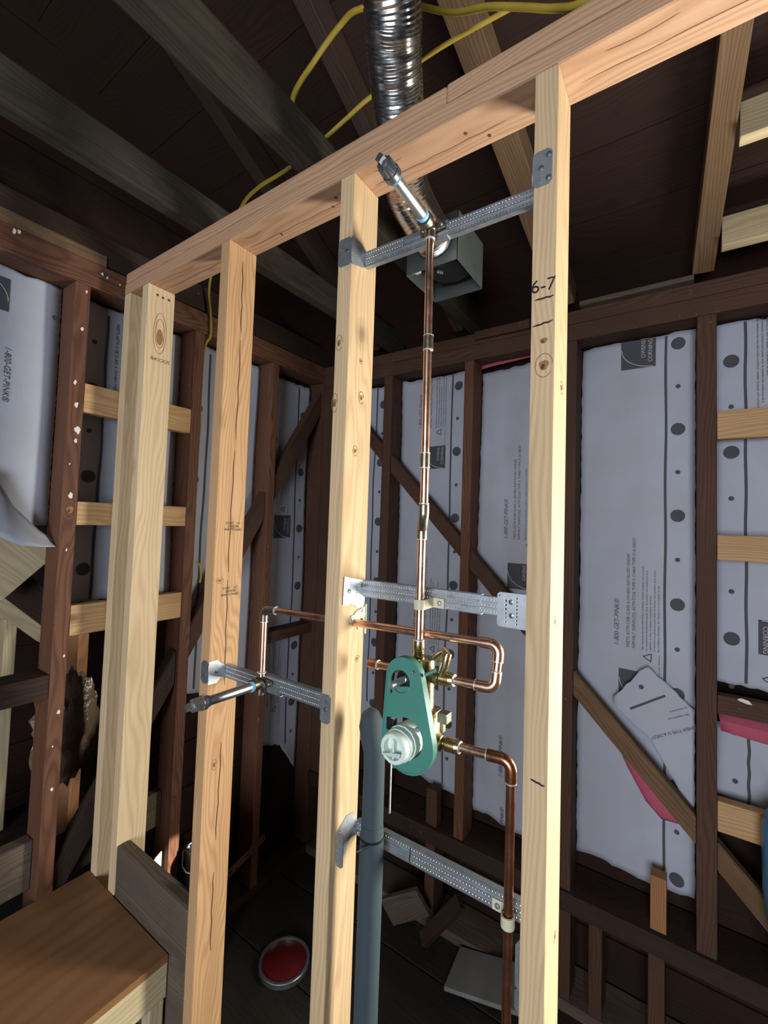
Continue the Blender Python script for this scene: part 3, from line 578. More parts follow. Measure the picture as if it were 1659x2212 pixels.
# side wall bays
g1 = wave_l(.4); p1 = sheet('grey sheet beside the specked stud with phone number text, torn off at its foot', PL, g1, -.72, -.146, 2.383, 1.60, 11)
logo(p1, PL, g1, -.385, -.279, 2.245, 2.352, -math.pi/2); ttext(p1, PL, g1, '1-800-GET-PINK®', .0215, -.281, 2.14, -math.pi/2, shear=.2)
dot(p1, PL, g1, -.162, 2.277, .0075)
blob_strip('torn_flap', 'torn triangular end of the grey sheet hanging beside the specked stud', [[(-.04, -.55, 1.80), (-.045, -.30, 1.76), (-.05, -.245, 1.66), (-.05, -.18, 1.59), (-.045, -.15, 1.565)], [(-.03, -.55, 1.70), (-.022, -.30, 1.66), (-.02, -.245, 1.60), (-.02, -.19, 1.56), (-.025, -.148, 1.548)], [(-.012, -.55, 1.60), (-.005, -.29, 1.575), (-.004, -.236, 1.546), (-.004, -.186, 1.541), (-.01, -.147, 1.540)]], SHEET)
g2 = wave_l(1.9); p2 = sheet('grey sheet with dots in the narrow bay beside the corner of the new wall', PL, g2, -.097, .264, 2.378, 1.345, 12)
rule(p2, PL, g2, -.008, 1.35, 2.37)
for zz in (2.075, 1.773, 1.456): dot(p2, PL, g2, -.044+.014*(2.07-zz), zz, .0215)
for zz in (2.239, 1.93, 1.62): dot(p2, PL, g2, -.046, zz, .0075)
ttext(p2, PL, g2, A1, .0137, .02, 2.33, -math.pi/2)
g3 = wave_l(3.3); p3 = sheet('grey sheet beyond the cabled stud, seen past the cracked orange stud', PL, g3, .312, .658, 2.378, lambda u: .93-.09*u, 13)
rule(p3, PL, g3, .394, .93, 2.37)
for i in range(4): dot(p3, PL, g3, .345, 2.1-.3*i, .0215); dot(p3, PL, g3, .345, 1.95-.3*i, .0075)
g4 = wave_l(4.9, .9); p4 = sheet('crumpled grey sheet next to the corner post with a ragged pointed foot', PL, g4, .703, 1.0, 2.365, lambda u: .58-.12*u if u < .6 else .508-.42*(u-.6), 14)
rule(p4, PL, g4, .918, .50, 2.35); logo(p4, PL, g4, .785, .891, 1.552, 1.667)
for zz in (2.2, 1.9, 1.6, 1.3, .99, .7): dot(p4, PL, g4, .955, zz, .0215); dot(p4, PL, g4, .955, zz-.15, .0075)
textblock(p4, PL, g4, .745, 1.72); textblock(p4, PL, g4, .745, .72)
# ------------------------------------------------------------------ perforated brackets
def bar(x0, x1, y, zc, h, parent, name='perforated_bar', flange=.011, pitch=.0062, marks=None):
    n = int((x1-x0-.006)/pitch); holes = []
    for r in (-.33, 0, .33):
        for i in range(n): holes.append(circ(x0+.005+pitch*i, zc+r*h, .0015, 6))
    bm = flat([[(x0, zc-h/2), (x1, zc-h/2), (x1, zc+h/2), (x0, zc+h/2)]]+holes, .0012); xf(bm, frame((0, y, 0), (1, 0, 0), (0, 0, 1)))
    for r in (-.17, .17): add_box(bm, (x0, y-.0032, zc+r*h-.0016), (x1, y-.0004, zc+r*h+.0016), .0007)
    for sg in (-1, 1):
        z0 = zc+sg*h/2; add_box(bm, (x0, y-.0006, z0-.0006), (x1, y+flange, z0+.0006))
    return put(name, bm, GALV, parent)
def tab(parent, fr, outline, holes, name='end_tab', screws=(), th=.0014):
    bm = flat([outline]+[circ(x, y, r, 8) for x, y, r in holes], th); o = put(name, xf(bm, fr), GALV, parent)
    for x, y in screws:
        b = BM(); lathe(b, (0, 0, .0004), (0, 0, 1), [(0, .0046), (.0015, .0046), (.0024, .002), (.0025, .0005)], 12); put('screw', xf(b, fr @ Matrix.Translation((x, y, 0))), IRON, o, True)
    return o
def rect(x0, x1, y0, y1, c=.006): return [(x0+c, y0), (x1-c, y0), (x1, y0+c), (x1, y1-c), (x1-c, y1), (x0+c, y1), (x0, y1-c), (x0, y0+c)]
XS = .5469+.038; XM = .9767+.038; XR = 1.3981
# top bracket
b = empty('mounting_bracket', (1.19, .045, 2.23), 'perforated steel bracket bar carrying the shower arm stub near the top plate', 'bracket')
bar(XM+.002, 1.22, .045, 2.2285, .034, b); bar(1.12, XR-.002, .0475, 2.2285, .030, b)
tab(b, front(0, -.0009), rect(.978, 1.0158, 2.197, 2.258), [(.984, 2.205+.006*i, .0011) for i in range(9)]+[(.992, 2.205+.006*i, .0011) for i in range(9)], screws=((1.003, 2.228),))
tab(b, frame((XM+.0009, 0, 0), (0, 1, 0), (0, 0, 1)), [(-.001, 2.197), (.045, 2.209), (.045, 2.247), (.03, 2.258), (-.001, 2.258)], [(.01, 2.205+.006*i, .0011) for i in range(8)])
tab(b, front(0, -.0009), rect(1.3972, 1.4285, 2.202, 2.262), [(1.412, 2.208+.006*i, .0012) for i in range(9)], screws=((1.411, 2.232), (1.423, 2.251), (1.423, 2.212)))
tab(b, frame((XR-.0009, 0, 0), (0, 1, 0), (0, 0, 1)), [(-.001, 2.202), (.047, 2.212), (.047, 2.247), (.03, 2.262), (-.001, 2.262)], [])
# mid bracket
b2 = empty('mounting_bracket', (1.19, .085, 1.5), 'perforated steel bracket bar behind the copper riser above the valve', 'bracket')
bar(XM+.0015, 1.29, .085, 1.500, .036, b2); bar(1.20, 1.326, .0875, 1.500, .031, b2)
tab(b2, frame((XM+.0012, 0, 0), (0, 1, 0), (0, 0, 1)), [(.011, 1.473), (.03, 1.470), (.034, 1.474), (.05, 1.468), (.055, 1.463), (.078, 1.459), (.0845, 1.467), (.0845, 1.51), (.08, 1.518), (.013, 1.532)], [(.022, 1.482+.006*i, .0011) for i in range(7)]+[(.034, 1.482+.006*i, .0011) for i in range(7)]+[(.056, 1.47+.006*i, .0014) for i in range(8)], screws=((.03, 1.50), (.075, 1.508)))
tab(b2, front(0, .083), rect(1.322, 1.3972, 1.466, 1.528, .004), [(1.338, 1.476+.0075*i, .002) for i in range(6)]+[(1.358, 1.474+.0065*i, .0017) for i in range(8)]+[(1.326, 1.522, .0015)], screws=((1.348, 1.512), (1.349, 1.488)))
# left bracket
b3 = empty('mounting_bracket', (.75, .05, 1.24), 'perforated steel bracket bar holding the tub spout stub beside the cracked stud', 'bracket')
bar(XS+.002, .80, .05, 1.2375, .033, b3); bar(.72, .975, .0525, 1.2435, .036, b3)
tab(b3, front(0, -.0009), rect(.5535, .5862, 1.215, 1.273, .009), [(.581, 1.22+.006*i, .0012) for i in range(9)], screws=((.567, 1.235),))
tab(b3, frame((XS+.0009, 0, 0), (0, 1, 0), (0, 0, 1)), [(-.001, 1.214), (.024, 1.213), (.034, 1.222), (.05, 1.222), (.05, 1.253), (.034, 1.262), (.024, 1.272), (-.001, 1.272)], [], screws=((.022, 1.243),))
tab(b3, front(0, -.0009), rect(.9758, 1.0035, 1.229, 1.288), [(.984, 1.236+.006*i, .0012) for i in range(9)]+[(.998, 1.283, .0012), (.998, 1.234, .0012)], screws=((.991, 1.258),))
# bottom bracket
b4 = empty('mounting_bracket', (1.2, .085, .99), 'lowest perforated steel bracket bar, passing behind the black pipe insulation', 'bracket')
bar(XM+.0015, 1.16, .085, .985, .030, b4); bar(1.085, XR-.002, .082, .990, .035, b4)
tab(b4, frame((XM+.0012, 0, 0), (0, 1, 0), (0, 0, 1)), [(.020, .95), (.045, .95), (.062, .975), (.085, .972), (.085, 1.0), (.07, 1.025), (.05, 1.028), (.020, 1.012)], [(.05, 1.015, .0014), (.078, .99, .0014)])
tab(b4, front(0, .0195), rect(XM+.001, XM+.019, .945, 1.013, .004), [(XM+.003, .955+.0065*i, .0014) for i in range(8)])
tab(b4, frame((XR-.0012, 0, 0), (0, 1, 0), (0, 0, 1)), rect(.015, .086, .93, 1.01, .004), [])
mark(b4, [(1.155, 1.006), (1.156, .995), (1.1545, .984), (1.1555, .974)], .0022, INK, frame((0, .0783, 0), (1, 0, 0), (0, 0, 1)), 'pencil_line')
# ------------------------------------------------------------------ copper plumbing
RC = .0080
def pipe(bm, pts, r=RC, n=18): tube(bm, pts, r, n)
def sleeve(name, a, b, parent, mat=COPPER, r=.0098):
    bm = BM(); a, b2_ = Vector(a), Vector(b); d = b2_-a; tube(bm, [a, a+d*.03, a+d*.97, b2_], [RC+.0004, r, r, RC+.0004], 20); return put(name, bm, mat, parent, True)
def solder(p, d, parent, r=.0101):
    bm = BM(); d = Vector(d).normalized(); p = Vector(p); tube(bm, [p-d*.002, p-d*.0008, p+d*.0008, p+d*.002], [RC+.0003, r, r, RC+.0003], 20); return put('solder_ring', bm, SOLDER, parent, True)
def elbow(name, a, c, b, parent, mat=COPPER, r=.0100, rad=.016):
    bm = BM(); a, b_, c = Vector(a), Vector(b), Vector(c); pts = arc(a, c, b_, rad); tube(bm, [a]+pts+[b_], r, 20); return put(name, bm, mat, parent, True)
# riser
rs = empty('copper_riser', (1.18, .045, 1.41), 'tall copper riser pipe climbing from the valve to the shower arm stub', 'pipe')
A = Vector((1.181, .045, 1.412)); J1 = Vector((1.181, .045, 1.630)); J2 = Vector((1.192, .031, 1.668)); T = Vector((1.190, .028, 2.205))
bm = BM(); pipe(bm, [A, J1]); put('pipe', bm, COPPER, rs, True)
bm = BM(); pipe(bm, [J2, T]); put('pipe', bm, COPPER, rs, True)
for a, b_ in ((J1+Vector((0, 0, -.012)), J1+Vector((0, 0, .006))), (J2+Vector((0, 0, -.004)), J2+Vector((0, 0, .016)))): sleeve('elbow_45', a, b_, rs, BRONZE, .0102)
bm = BM(); tube(bm, [J1+Vector((0, 0, -.002)), J1+Vector((0, 0, .006)), J1.lerp(J2, .3), J1.lerp(J2, .7), J2+Vector((0, 0, -.004)), J2+Vector((0, 0, .004))], .0101, 18); put('offset_fitting', bm, BRONZE, rs, True)
for zz, m in ((1.755, BRONZE), (1.985, BRONZE)):
    x = 1.1915; sleeve('coupling', (x, .03, zz), (x, .03, zz+.028), rs, m); solder((x, .03, zz), (0, 0, 1), rs); solder((x, .03, zz+.028), (0, 0, 1), rs)
solder((1.181, .045, 1.618), (0, 0, 1), rs); solder((1.1915, .031, 1.686), (0, 0, 1), rs); solder((1.181, .045, 1.424), (0, 0, 1), rs, .0112)
bm = BM(); lathe(bm, (1.181, .045, 1.392), (0, 0, 1), [(0, .008), (.002, .0115), (.006, .0108), (.008, .0118), (.010, .0108), (.012, .0118), (.014, .0108), (.016, .0118), (.03, .0112), (.031, .008)], 24); put('brass_adapter', bm, BRASS, rs, True)
# top drop-ear elbow and shower arm nipple
def drop_ear(parent, c, yend):
    c = Vector(c); bm = BM(); tube(bm, [c+Vector((0, 0, -.026)), c+Vector((0, 0, -.012))]+arc(c+Vector((0, 0, -.03)), c, c+Vector((0, -.03, 0)), .010, 5)+[c+Vector((0, -.014, 0)), c+Vector((0, -.0141, 0)), c+Vector((0, -.026, 0))], [.0102, .0102]+[.0118]*6+[.0125, .0145, .0145], 20)
    o = put('drop_ear_elbow', bm, BRONZE, parent, True)
    for sx in (-1, 1):
        b = BM(); add_box(b, (c.x+sx*.008-.009, c.y+.006, c.z-.008), (c.x+sx*.008+.009, c.y+.012, c.z+.008), .002); add_box(b, (c.x+sx*.02-.008, c.y+.007, c.z-.007), (c.x+sx*.02+.008, c.y+.011, c.z+.007), .002); put('ear', b, BRONZE, o)
        b = BM(); lathe(b, (c.x+sx*.021, c.y+.008, c.z), (0, -1, 0), [(0, .0045), (.003, .0045), (.005, .002), (.0051, .0004)], 10); put('screw', b, IRON, o, True)
def nipple(x, z0, z1, y0, y1, label, capmat):
    t = empty('pipe_stub', (x, y0, z0), label, 'pipe'); a, b_ = Vector((x, y0, z0)), Vector((x, y1, z1)); d = (b_-a).normalized(); L = (b_-a).length
    bm = BM(); tube(bm, [a, b_], .0106, 24); put('pipe', bm, GALVD, t, True)
    for s0, s1 in ((.004, .013), (L-.026, L-.015)):
        bm = BM(); tube(bm, [a+d*s0, a+d*(s0+.001), a+d*(s1-.001), a+d*s1], [.0107, .0122, .0122, .0107], 20); put('thread_tape', bm, TAPE, t, True)
    bm = BM(); tube(bm, [a+d*(L-.018), a+d*(L-.0178), a+d*(L-.008), a+d*(L-.0078), a+d*(L+.012), a+d*(L+.015)], [.011, .0158, .0158, .0138, .0128, .0105], 24); cp = put('pipe_cap', bm, capmat, t, True)
    bm = BM(); e = a+d*(L+.015); nx = d.cross(Vector((0, 0, 1))).normalized(); nz = nx.cross(d)
    tube(bm, [e-d*.002, e+d*.010], .0088, 4); put('square_head', bm, capmat, cp)
    for k in range(8):
        b = BM(); an = k*math.pi/4; q = nx*math.cos(an)+nz*math.sin(an); tube(b, [a+d*(L-.006)+q*.0138, a+d*(L+.012)+q*.0127], .0016, 6); put('cap_rib', b, capmat, cp, True)
    return t
drop_ear(rs, (1.190, .028, 2.233), 0); solder((1.190, .028, 2.206), (0, 0, 1), rs)
nipple(1.190, 2.234, 2.243, .006, -.122, 'capped galvanised shower arm stub high up, with blue thread tape', IRON)
# crossover pipe: valve -> loop -> through middle stud -> tub spout
cp = empty('copper_crossover', (1.0, .075, 1.43), 'copper crossover pipe looping from the valve through the middle stud to the tub spout', 'pipe')
V1 = Vector((1.222, .058, 1.358)); E1 = Vector((1.326, .066, 1.359)); E2 = Vector((1.330, .076, 1.4345)); P3 = Vector((1.018, .075, 1.427)); E3 = Vector((.745, .037, 1.425)); B3 = Vector((.747, .036, 1.262))
d1 = (E1-V1).normalized(); d2 = (E2-E1).normalized(); d3 = (E3-E2).normalized()
bm = BM(); pipe(bm, [V1, E1-d1*.02]); put('pipe', bm, COPPER, cp, True)
elbow('elbow', E1-d1*.034, E1, E1+d2*.030, cp, COPPER); bm = BM(); pipe(bm, [E1+d2*.015, E2-d2*.015]); put('pipe', bm, COPPER, cp, True); elbow('elbow', E2-d2*.030, E2, E2+d3*.034, cp, COPPER)
bm = BM(); pipe(bm, [E2+d3*.02, E3-d3*.018]); put('pipe', bm, COPPER, cp, True)
elbow('elbow', E3-d3*.038, E3, E3+Vector((0, 0, -.030)), cp, BRONZE); solder(E3-d3*.038, d3, cp); solder(E3+Vector((0, 0, -.031)), (0, 0, 1), cp)
bm = BM(); pipe(bm, [E3+Vector((0, 0, -.02)), B3]); put('pipe', bm, COPPER, cp, True)
for p, d in ((E1-d1*.035, d1), (E1+d2*.029, d2), (E2-d2*.029, d2)): solder(p, d, cp)
drop_ear(cp, (.747, .034, 1.246), 0); solder((.747, .035, 1.272), (0, 0, 1), cp, .0112)
nipple(.750, 1.246, 1.250, .012, -.135, 'capped galvanised tub spout stub lower down, crossing the cracked orange stud', GALVD)
# stub to the other side
st = empty('copper_stub', (1.10, .058, 1.355), 'short capped copper stub pointing from the valve at the middle stud', 'pipe')
bm = BM(); pipe(bm, [(1.165, .058, 1.357), (1.062, .058, 1.351)]); put('pipe', bm, COPPER, st, True)
bm = BM(); tube(bm, [(1.078, .058, 1.352), (1.0775, .058, 1.352), (1.056, .058, 1.3505), (1.0535, .058, 1.3503)], [.0081, .0097, .0097, .007], 18); put('end_cap', bm, COPPERD, st, True); solder((1.078, .058, 1.352), (1, 0, 0), st)
# hot supply
hs = empty('copper_supply', (1.36, .06, FL), 'brown copper supply pipe dropping beside the numbered stud to the floor', 'pipe')
H0 = Vector((1.232, .06, 1.239)); HE = Vector((1.360, .062, 1.246)); dh = (HE-H0).normalized()
bm = BM(); pipe(bm, [H0, HE-dh*.02]); put('pipe', bm, COPPER, hs, True); elbow('elbow', HE-dh*.042, HE+Vector((0, 0, .001)), HE+Vector((0, 0, -.034)), hs, COPPERD, .0102)
solder(HE+Vector((0, 0, -.036)), (0, 0, 1), hs); bm = BM(); pipe(bm, [HE+Vector((0, 0, -.02)), (1.360, .06, FL+.0385)]); put('pipe', bm, COPPERD, hs, True)
solder(HE-dh*.043, dh, hs)
# clamps
def clamp(label, p, ybar, sx, w=.019):
    p = Vector(p); t = empty('pipe_clamp', p, label, 'clamp'); bm = BM()
    n = 24; ro, ri = .0118, .0090; g = []
    for k in range(n+1):
        a = 2*math.pi*k/n; c, s_ = math.cos(a), math.sin(a); g.append([bm.verts.new(p+Vector((r*c, r*s_, zz))) for r, zz in ((ri, -w/2), (ro, -w/2), (ro, w/2), (ri, w/2))])
    for q, r_ in zip(g, g[1:]):
        for k in range(4): bm.faces.new((q[k], q[(k+1) % 4], r_[(k+1) % 4], r_[k]))
    put('strap', bm, CREAM, t, True)
    bm = BM(); add_box(bm, (min(p.x+sx*.006, p.x+sx*.034), ybar-.0055, p.z-w/2), (max(p.x+sx*.006, p.x+sx*.034), ybar-.0033, p.z+w/2), .0006)
    add_box(bm, (min(p.x+sx*.006, p.x+sx*.011), min(p.y, ybar-.0033), p.z-w/2), (max(p.x+sx*.006, p.x+sx*.011), max(p.y, ybar-.0033), p.z+w/2), .0006); put('foot', bm, CREAM, t)
    bm = BM(); lathe(bm, (p.x+sx*.024, ybar-.0054, p.z), (0, -1, 0), [(0, .0052), (.001, .0052), (.0025, .004), (.003, .0015), (.0031, .0004)], 14); put('screw', bm, GALV, t, True)
clamp('cream plastic clamp holding the riser to the bracket bar above the valve', (1.181, .045, 1.492), .085, 1)
clamp('cream plastic clamp holding the brown supply pipe to the lowest bracket bar', (1.360, .060, .985), .082, -1)
tq = empty('pipe_clamp', (1.0152, .073, 1.435), 'cream plastic clamp round the crossover pipe where it leaves the middle stud', 'clamp')
frs = frame((XM+.0016, 0, 0), (0, 1, 0), (0, 0, 1))
bm = flat([[(.036, 1.438), (.041, 1.447), (.048, 1.447), (.058, 1.454), (.087, 1.461), (.087, 1.44), (.0852, 1.436), (.088, 1.42), (.078, 1.4115), (.066, 1.413), (.06, 1.424), (.062, 1.434), (.05, 1.434), (.04, 1.43)], circ(.0738, 1.4275, .0092, 16)], .0028); put('clamp_plate', xf(bm, frs), CREAM, tq)
bm = BM(); add_box(bm, (XM-.0, .0893, 1.40), (XM+.004, .0915, 1.465)); put('rear_flange', bm, CREAM, tq)
for y, zz in ((.042, 1.4385), (.079, 1.452)):
    b = BM(); lathe(b, (XM+.003, y, zz), (1, 0, 0), [(0, .004), (.002, .004), (.003, .0012), (.0031, .0004)], 12); put('screw', b, GALV, tq, True)
# ------------------------------------------------------------------ valve
va = empty('shower_valve', (1.19, .03, 1.3), 'shower valve with green plastic mounting plate and white test cap', 'valve')
def hull2(c0, r0_, c1, r1, n=20):
    """outline of two circles joined by tangents (c0 top, c1 bottom)"""
    d = math.hypot(c1[0]-c0[0], c1[1]-c0[1]); base = math.atan2(c1[1]-c0[1], c1[0]-c0[0]); ph = math.acos((r0_-r1)/d); out = []
    for i in range(n+1): a = base+ph+(2*math.pi-2*ph)*i/n; out.append((c0[0]+r0_*math.cos(a), c0[1]+r0_*math.sin(a)))
    for i in range(n+1): a = base-ph+2*ph*i/n; out.append((c1[0]+r1*math.cos(a), c1[1]+r1*math.sin(a)))
    return out
CT, CB = (1.183, 1.366), (1.193, 1.2545)
outl = hull2(CT, .0375, CB, .0545); inl = hull2(CT, .0345, CB, .0515)
holes = [circ(1.176, 1.359, .0205, 20), circ(1.190, 1.262, .036, 24), circ(1.203, 1.381, .0036, 10), circ(1.156, 1.337, .0036, 10)]
bm = flat([inl]+holes, .003); xf(bm, frame((0, -.0085, 0), (1, 0, 0), (0, 0, 1)))
bm = merge(bm, xf(flat([outl, inl], .016), frame((0, -.003, 0), (1, 0, 0), (0, 0, 1)))); pl = put('mounting_plate', bm, GREEN, va)
bm = BM(); tube(bm, [(1.222, -.002, 1.378), (1.239, .006, 1.388)], .0035, 10); put('plate_peg', bm, GREEN, pl, True)
bm = flat([[(1.166, 1.346), (1.190, 1.352), (1.192, 1.338), (1.178, 1.338)]], .004); put('plate_web', xf(bm, frame((0, -.004, 0), (1, 0, 0), (0, 0, 1))), GREEN, pl)
bm = BM(); add_box(bm, (1.158, .024, 1.215), (1.226, .075, 1.30), .012); lathe(bm, (1.19, .05, 1.2), (0, 0, 1), [(0, .014), (.004, .022), (.19, .022), (.194, .012)], 24)
lathe(bm, (1.150, .058, 1.357), (1, 0, 0), [(0, .010), (.002, .0135), (.07, .0135), (.072, .010)], 20); lathe(bm, (1.186, .055, 1.239), (1, 0, 0), [(0, .01), (.002, .0145), (.045, .0145), (.047, .01)], 20)
put('valve_body', bm, BRASS, va, True)
for x0, yy, zz, L in ((1.222, .058, 1.358, .024), (1.236, .06, 1.2395, .024)):
    bm = BM(); pr = [(0, .010)]
    for k in range(8): pr += [(k*.0028, .0122), (k*.0028+.0014, .0134)]
    pr += [(L, .0118), (L+.005, .0105), (L+.006, .0085)]; lathe(bm, (x0, yy, zz), (1, .02, .02), pr, 24); o = put('threaded_port', bm, BRASS, va, True)
    solder((x0+L+.005, yy+.0005, zz+.0005), (1, 0, 0), va, .0112)
bm = BM(); lathe(bm, (1.181, .0, 1.362), (0, -1, 0), [(-.03, .017), (-.002, .017), (.0, .0175), (.003, .0175), (.0032, .0155), (.0002, .0152), (.0001, .001)], 28); put('bonnet', bm, BRASS, va, True)
bm = BM(); lathe(bm, (1.181, -.001, 1.3625), (0, -1, 0), [(0, .0145), (.001, .0145), (.002, .0075), (.0021, .0005)], 24); put('bonnet_seal', bm, BLACK, va, True)
bm = BM(); lathe(bm, (1.183, -.003, 1.364), (-.03, -1, .01), [(0, .0062), (.016, .0062), (.018, .0055), (.047, .0055), (.049, .0045)], 16); put('valve_stem', bm, GALV, va, True)
bm = BM(); pr = [(-.03, .027), (.004, .0305), (.018, .0305), (.0185, .0285), (.030, .0285), (.0305, .0268), (.044, .0262), (.046, .0245), (.0462, .0185), (.034, .0175), (.0338, .0005)]
lathe(bm, (1.192, -.008, 1.2595), (0, -1, .02), pr, 14); tc = put('test_cap', bm, WHITE, va, True)
b = BM(); add_box(b, (1.190, -.052, 1.243), (1.1935, -.041, 1.276), .0006); put('cap_fin', b, WHITE, tc)
b = BM(); tube(b, [(1.174, -.060, 1.251), (1.207, -.052, 1.252)], [.001, .0045], 4); put('cap_fin', b, WHITE, tc)
for x, zz in ((1.214, 1.2835), (1.162, 1.289)):
    b = BM(); lathe(b, (x, -.009, zz), (0, -1, 0), [(0, .0045), (.002, .0045), (.004, .0025), (.0041, .0004)], 12); put('screw', b, GALV, va, True)
b = BM(); add_box(b, (1.150, -.0135, 1.268), (1.166, .0, 1.29), .002); put('side_lug', b, BLACK, va)
b = BM(); tube(b, [(1.212, .058, 1.392), (1.232, .056, 1.408), (1.240, .05, 1.404), (1.237, .046, 1.384), (1.228, .05, 1.366)], [.008, .009, .0085, .0075, .006], 14); put('stop_lever', b, BRASS, va, True)
b = BM(); add_box(b, (1.232, .03, 1.287), (1.252, .05, 1.305), .002); add_box(b, (1.236, .034, 1.268), (1.243, .046, 1.29), .002); put('side_stop', b, BRONZE, va)
# ------------------------------------------------------------------ pipe insulation
fo = empty('insulated_pipe', (1.085, .045, FL), 'black foam insulated pipe with a rounded top beside the valve', 'pipe')
cx, cy = 1.085, .046
pts = [(cx-.001, cy, FL+.0385), (cx, cy, .3), (cx-.001, cy, .7), (cx, cy, 1.0), (cx, cy, 1.042)]; bm = BM(); tube(bm, pts, [.0235, .0238, .0240, .0245, .0225], 24); put('foam_sleeve', bm, FOAM, fo, True)
bm = BM(); tube(bm, [(cx, cy, 1.036), (cx, cy, 1.15), (cx-.001, cy, 1.185), (cx-.007, cy, 1.205), (cx-.012, cy, 1.23), (cx-.010, cy, 1.248), (cx-.005, cy, 1.258), (cx-.002, cy, 1.262)], [.0218, .0215, .0218, .0228, .0240, .0225, .015, .003], 24); put('foam_sleeve', bm, FOAM, fo, True)
bm = BM(); tube(bm, [(cx, cy, 1.015), (cx, cy, 1.0155), (cx, cy, 1.019), (cx, cy, 1.0195)], [.0243, .0252, .0252, .0243], 24); zt = put('zip_tie', bm, BLACK, fo, True)
bm = BM(); tube(bm, [(cx+.012, cy-.024, 1.017), (cx+.002, cy-.034, 1.012), (cx-.006, cy-.040, 1.006)], .0022, 6); put('tie_tail', bm, BLACK, zt)
timber('steel_strip', (1.1105, .066, 1.06), (1.1125, .070, 1.18), 'z', GALV, 'thin bright steel strip standing behind the insulated pipe', 'strip', bev=0)
np_ = flat([[(.0, 0), (.012, .02), (.012, .085), (.007, .088), (.012, .092), (.012, .118), (.006, .128), (0, .124)]], .0015)
tag(put('nail_plate', xf(np_, frame((1.384, .066, .968), (-1, 0, 0), (0, 0, -1))), GALV), 'steel nail plate edge showing beside the numbered stud near the floor', 'plate')
# ------------------------------------------------------------------ duct and fan
du = empty('flexible_duct', (.95, .2, 2.7), 'silver corrugated duct coming down through the attic to the fan', 'duct')
ctrl = [Vector(p) for p in ((1.30, -.62, 2.90), (1.215, -.30, 2.74), (1.157, -.09, 2.634), (1.121, -.02, 2.597), (1.092, .04, 2.566), (1.05, .13, 2.52), (1.02, .20, 2.494), (1.006, .29, 2.484), (.995, .37, 2.487), (.99, .40, 2.49))]
def cr(P, n):
    out = []; Q = [P[0]*2-P[1]]+P+[P[-1]*2-P[-2]]
    for i in range(1, len(Q)-2):
        for k in range(n):
            t = k/n; a, b_, c, d = Q[i-1:i+3]; out.append(.5*((2*b_)+(c-a)*t+(2*a-5*b_+4*c-d)*t*t+(3*b_-a-3*c+d)*t**3))
    return out+[P[-1]]
pth = cr(ctrl, 26); bm = BM(); rd = random.Random(3)
tube(bm, pth, [.0535+(.0022 if i % 2 else -.0012)+rd.uniform(-.0006, .0006) for i in range(len(pth))], 40, False); put('corrugated_wall', bm, DUCTM, du, True)
bm = BM(); e = pth[-1]; pp = [e+Vector((-.001*k, .002*k, 0)) for k in range(8)]
tube(bm, pp, [.050+.002*math.sin(3*k) for k in range(8)], 48, False)
for v in bm.verts: v.co += Vector((rd.uniform(-1, 1), 0, rd.uniform(-1, 1)))*.0028
put('foil_tape', bm, DUCTM, du)
fb_ = empty('fan_housing', (.97, .52, 2.42), 'grey sheet metal exhaust fan housing hung on the ceiling joist', 'fan')
x0, x1, y0, y1, z0, z1 = .886, 1.060, .415, .605, 2.415, 2.565
for lo, hi in (((x0, y0, z0), (x0+.0015, y1, z1)), ((x1-.0015, y0, z0), (x1, y1, z1)), ((x0, y1-.0015, z0), (x1, y1, z1)), ((x0, y0, z1-.0015), (x1, y1, z1)), ((x0, y0, z0), (x1, y0+.0015, z1))):
    bm = BM(); add_box(bm, lo, hi); put('housing_panel', bm, FAN, fb_)
bm = BM(); add_box(bm, (x0+.03, y0+.02, z0+.045), (x1-.01, y1-.01, z0+.048), .0005); put('blower_plate', bm, BLACK, fb_)
bm = BM(); lathe(bm, (.985, .51, z0+.03), (0, 0, 1), [(0, .062), (.016, .066), (.0165, .04)], 40); put('blower_wheel', bm, BLACK, fb_, True)
for k in range(3): bm = BM(); lathe(bm, (.965+.004*k, .475+.006*k, z0+.024), (0, 0, -1), [(0, .0045), (.006, .0045), (.008, .002), (.0081, .0004)], 10); put('motor_bolt', bm, GALV, fb_, True)
bm = BM(); add_box(bm, (.905, .432, z0+.012), (.923, .445, z0+.026), .001); add_box(bm, (.893, .434, z0+.016), (.905, .443, z0+.026), .001); pc = put('plug', bm, PAPER, fb_)
for k in range(2): bm = BM(); tube(bm, [(.922, .437+.004*k, z0+.018), (.94, .44+.004*k, z0+.022), (.955, .455, z0+.035)], .0012, 6); put('wire', bm, PAPER, pc, True)
# ------------------------------------------------------------------ yellow cable
def cable(label, pts, r=.0062, n=8):
    bm = BM(); tube(bm, cr([Vector(p) for p in pts], n), r, 10); return tag(put('yellow_cable', bm, YELL, None, True), label, 'cable')
cable('yellow cable sagging over the new top plate and behind the duct', [(1.62, .03, 2.493), (1.475, .02, 2.499), (1.419, .04, 2.545), (1.362, .04, 2.585), (1.291, .045, 2.638), (1.19, .09, 2.74), (1.07, .08, 2.83), (.975, .04, 2.837), (.919, .04, 2.834), (.838, .04, 2.794), (.785, .02, 2.70), (.80, .05, 2.62)])
cable('yellow cable passing behind the duct and down the cabled side stud', [(1.30, .15, 2.74), (1.135, .13, 2.728), (.97, .11, 2.692), (.891, .105, 2.668), (.813, .10, 2.643), (.681, .098, 2.62), (.565, .10, 2.62), (.45, .13, 2.63), (.25, .22, 2.64), (.06, .29, 2.62), (.016, .305, 2.55), (.010, .322, 2.46), (.009, .326, 2.38), (-.012, .319, 2.34), (-.026, .317, 2.2), (-.022, .317, 2.07), (-.020, .318, 1.98), (-.028, .3155, 1.86), (-.03, .3155, 1.6)], .005)
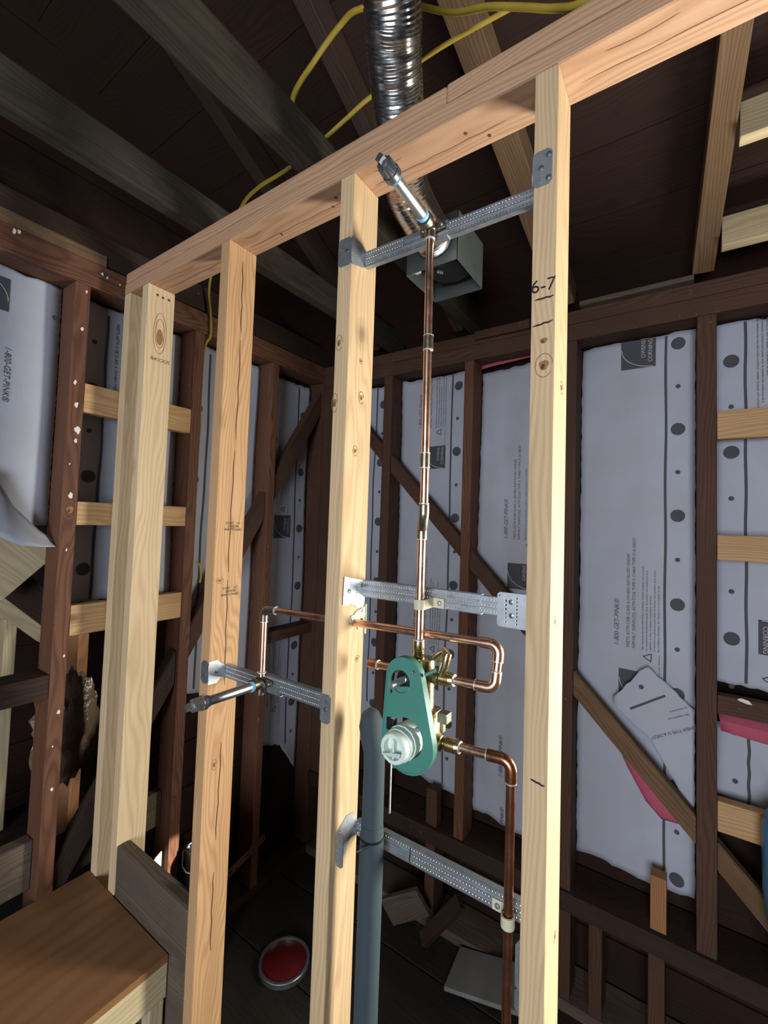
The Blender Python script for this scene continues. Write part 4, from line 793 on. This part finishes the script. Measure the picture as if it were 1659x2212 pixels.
cable('short yellow cable end poking out beside the cabled stud', [(.006, .318, 1.47), (.012, .330, 1.45), (.012, .335, 1.41), (.010, .333, 1.385)], .004)
# ------------------------------------------------------------------ odds and ends
pc = empty('round_lid', (.318, .54, FL), 'round red lid with a silver rim lying on the dark floor', 'lid')
LX, LY, LR = .342, .552, .095
bm = BM(); lathe(bm, (LX, LY, FL+.001), (0, 0, 1), [(0, LR-.003), (.001, LR), (.018, LR), (.020, LR-.002), (.0201, LR-.01), (.0100, LR-.012), (.0099, .001)], 48); put('lid_rim', bm, GALVD, pc, True)
bm = BM(); lathe(bm, (LX, LY, FL+.0115), (0, 0, 1), [(0, LR-.013), (.004, LR-.013), (.006, LR-.016), (.0062, .001)], 48); put('lid_face', bm, REDM, pc, True)
tb = empty('tool_case', (.07, .38, FL), 'dark blue plastic case behind the stained board', 'case')
bm = BM(); add_box(bm, (.012, .318, FL), (.13, .44, .382), .012); put('case_body', bm, NAVY, tb)
bm = BM(); tube(bm, [(.02, .40, .386), (.02, .335, .380), (.02, .3145, .365), (.022, .314, .315), (.05, .3145, .305), (.08, .3145, .315)], .0035, 8); put('case_handle', bm, GALV, tb, True)
for p in ((.035, .325, .386), (.07, .33, .388)): bm = BM(); bmesh.ops.create_icosphere(bm, subdivisions=2, radius=.007, matrix=Matrix.Translation(p)); put('case_latch', bm, GALV, tb, True)
bm = flat([[(0, -.33), (.05, -.33), (.052, .05), (.047, .098), (.02, .085), (.004, .06)]], .003); tag(put('paper_scrap', xf(bm, frame((-.03, .2145, .285), (0, 1, 0), (0, 0, 1))), PAPER), 'bright white paper scrap leaning at the foot of the cabled stud', 'paper')
bm = flat([rect(0, .24, -.016, .016, .004)]+[circ(.05+.09*i, 0, .006, 10) for i in range(3)], .003); tag(put('hanger_strap', xf(bm, frame((.002, .50, .125), Vector((0, .97, .24)).normalized(), Vector((0, -.24, .97)).normalized())), OLDR), 'perforated brown strap nailed low on the side wall studs', 'strap')
bm = BM(); lathe(bm, (1.862, .955, .362), (0, 0, 1), [(0, .02), (.002, .03), (.10, .035), (.22, .062), (.30, .072), (.47, .074), (.50, .066), (.52, .03), (.56, .028), (.561, .002)], 24); tag(put('blue_jug', bm, BLUE, None, True), 'bright blue plastic jug standing on the dark rail at the photo edge', 'jug')
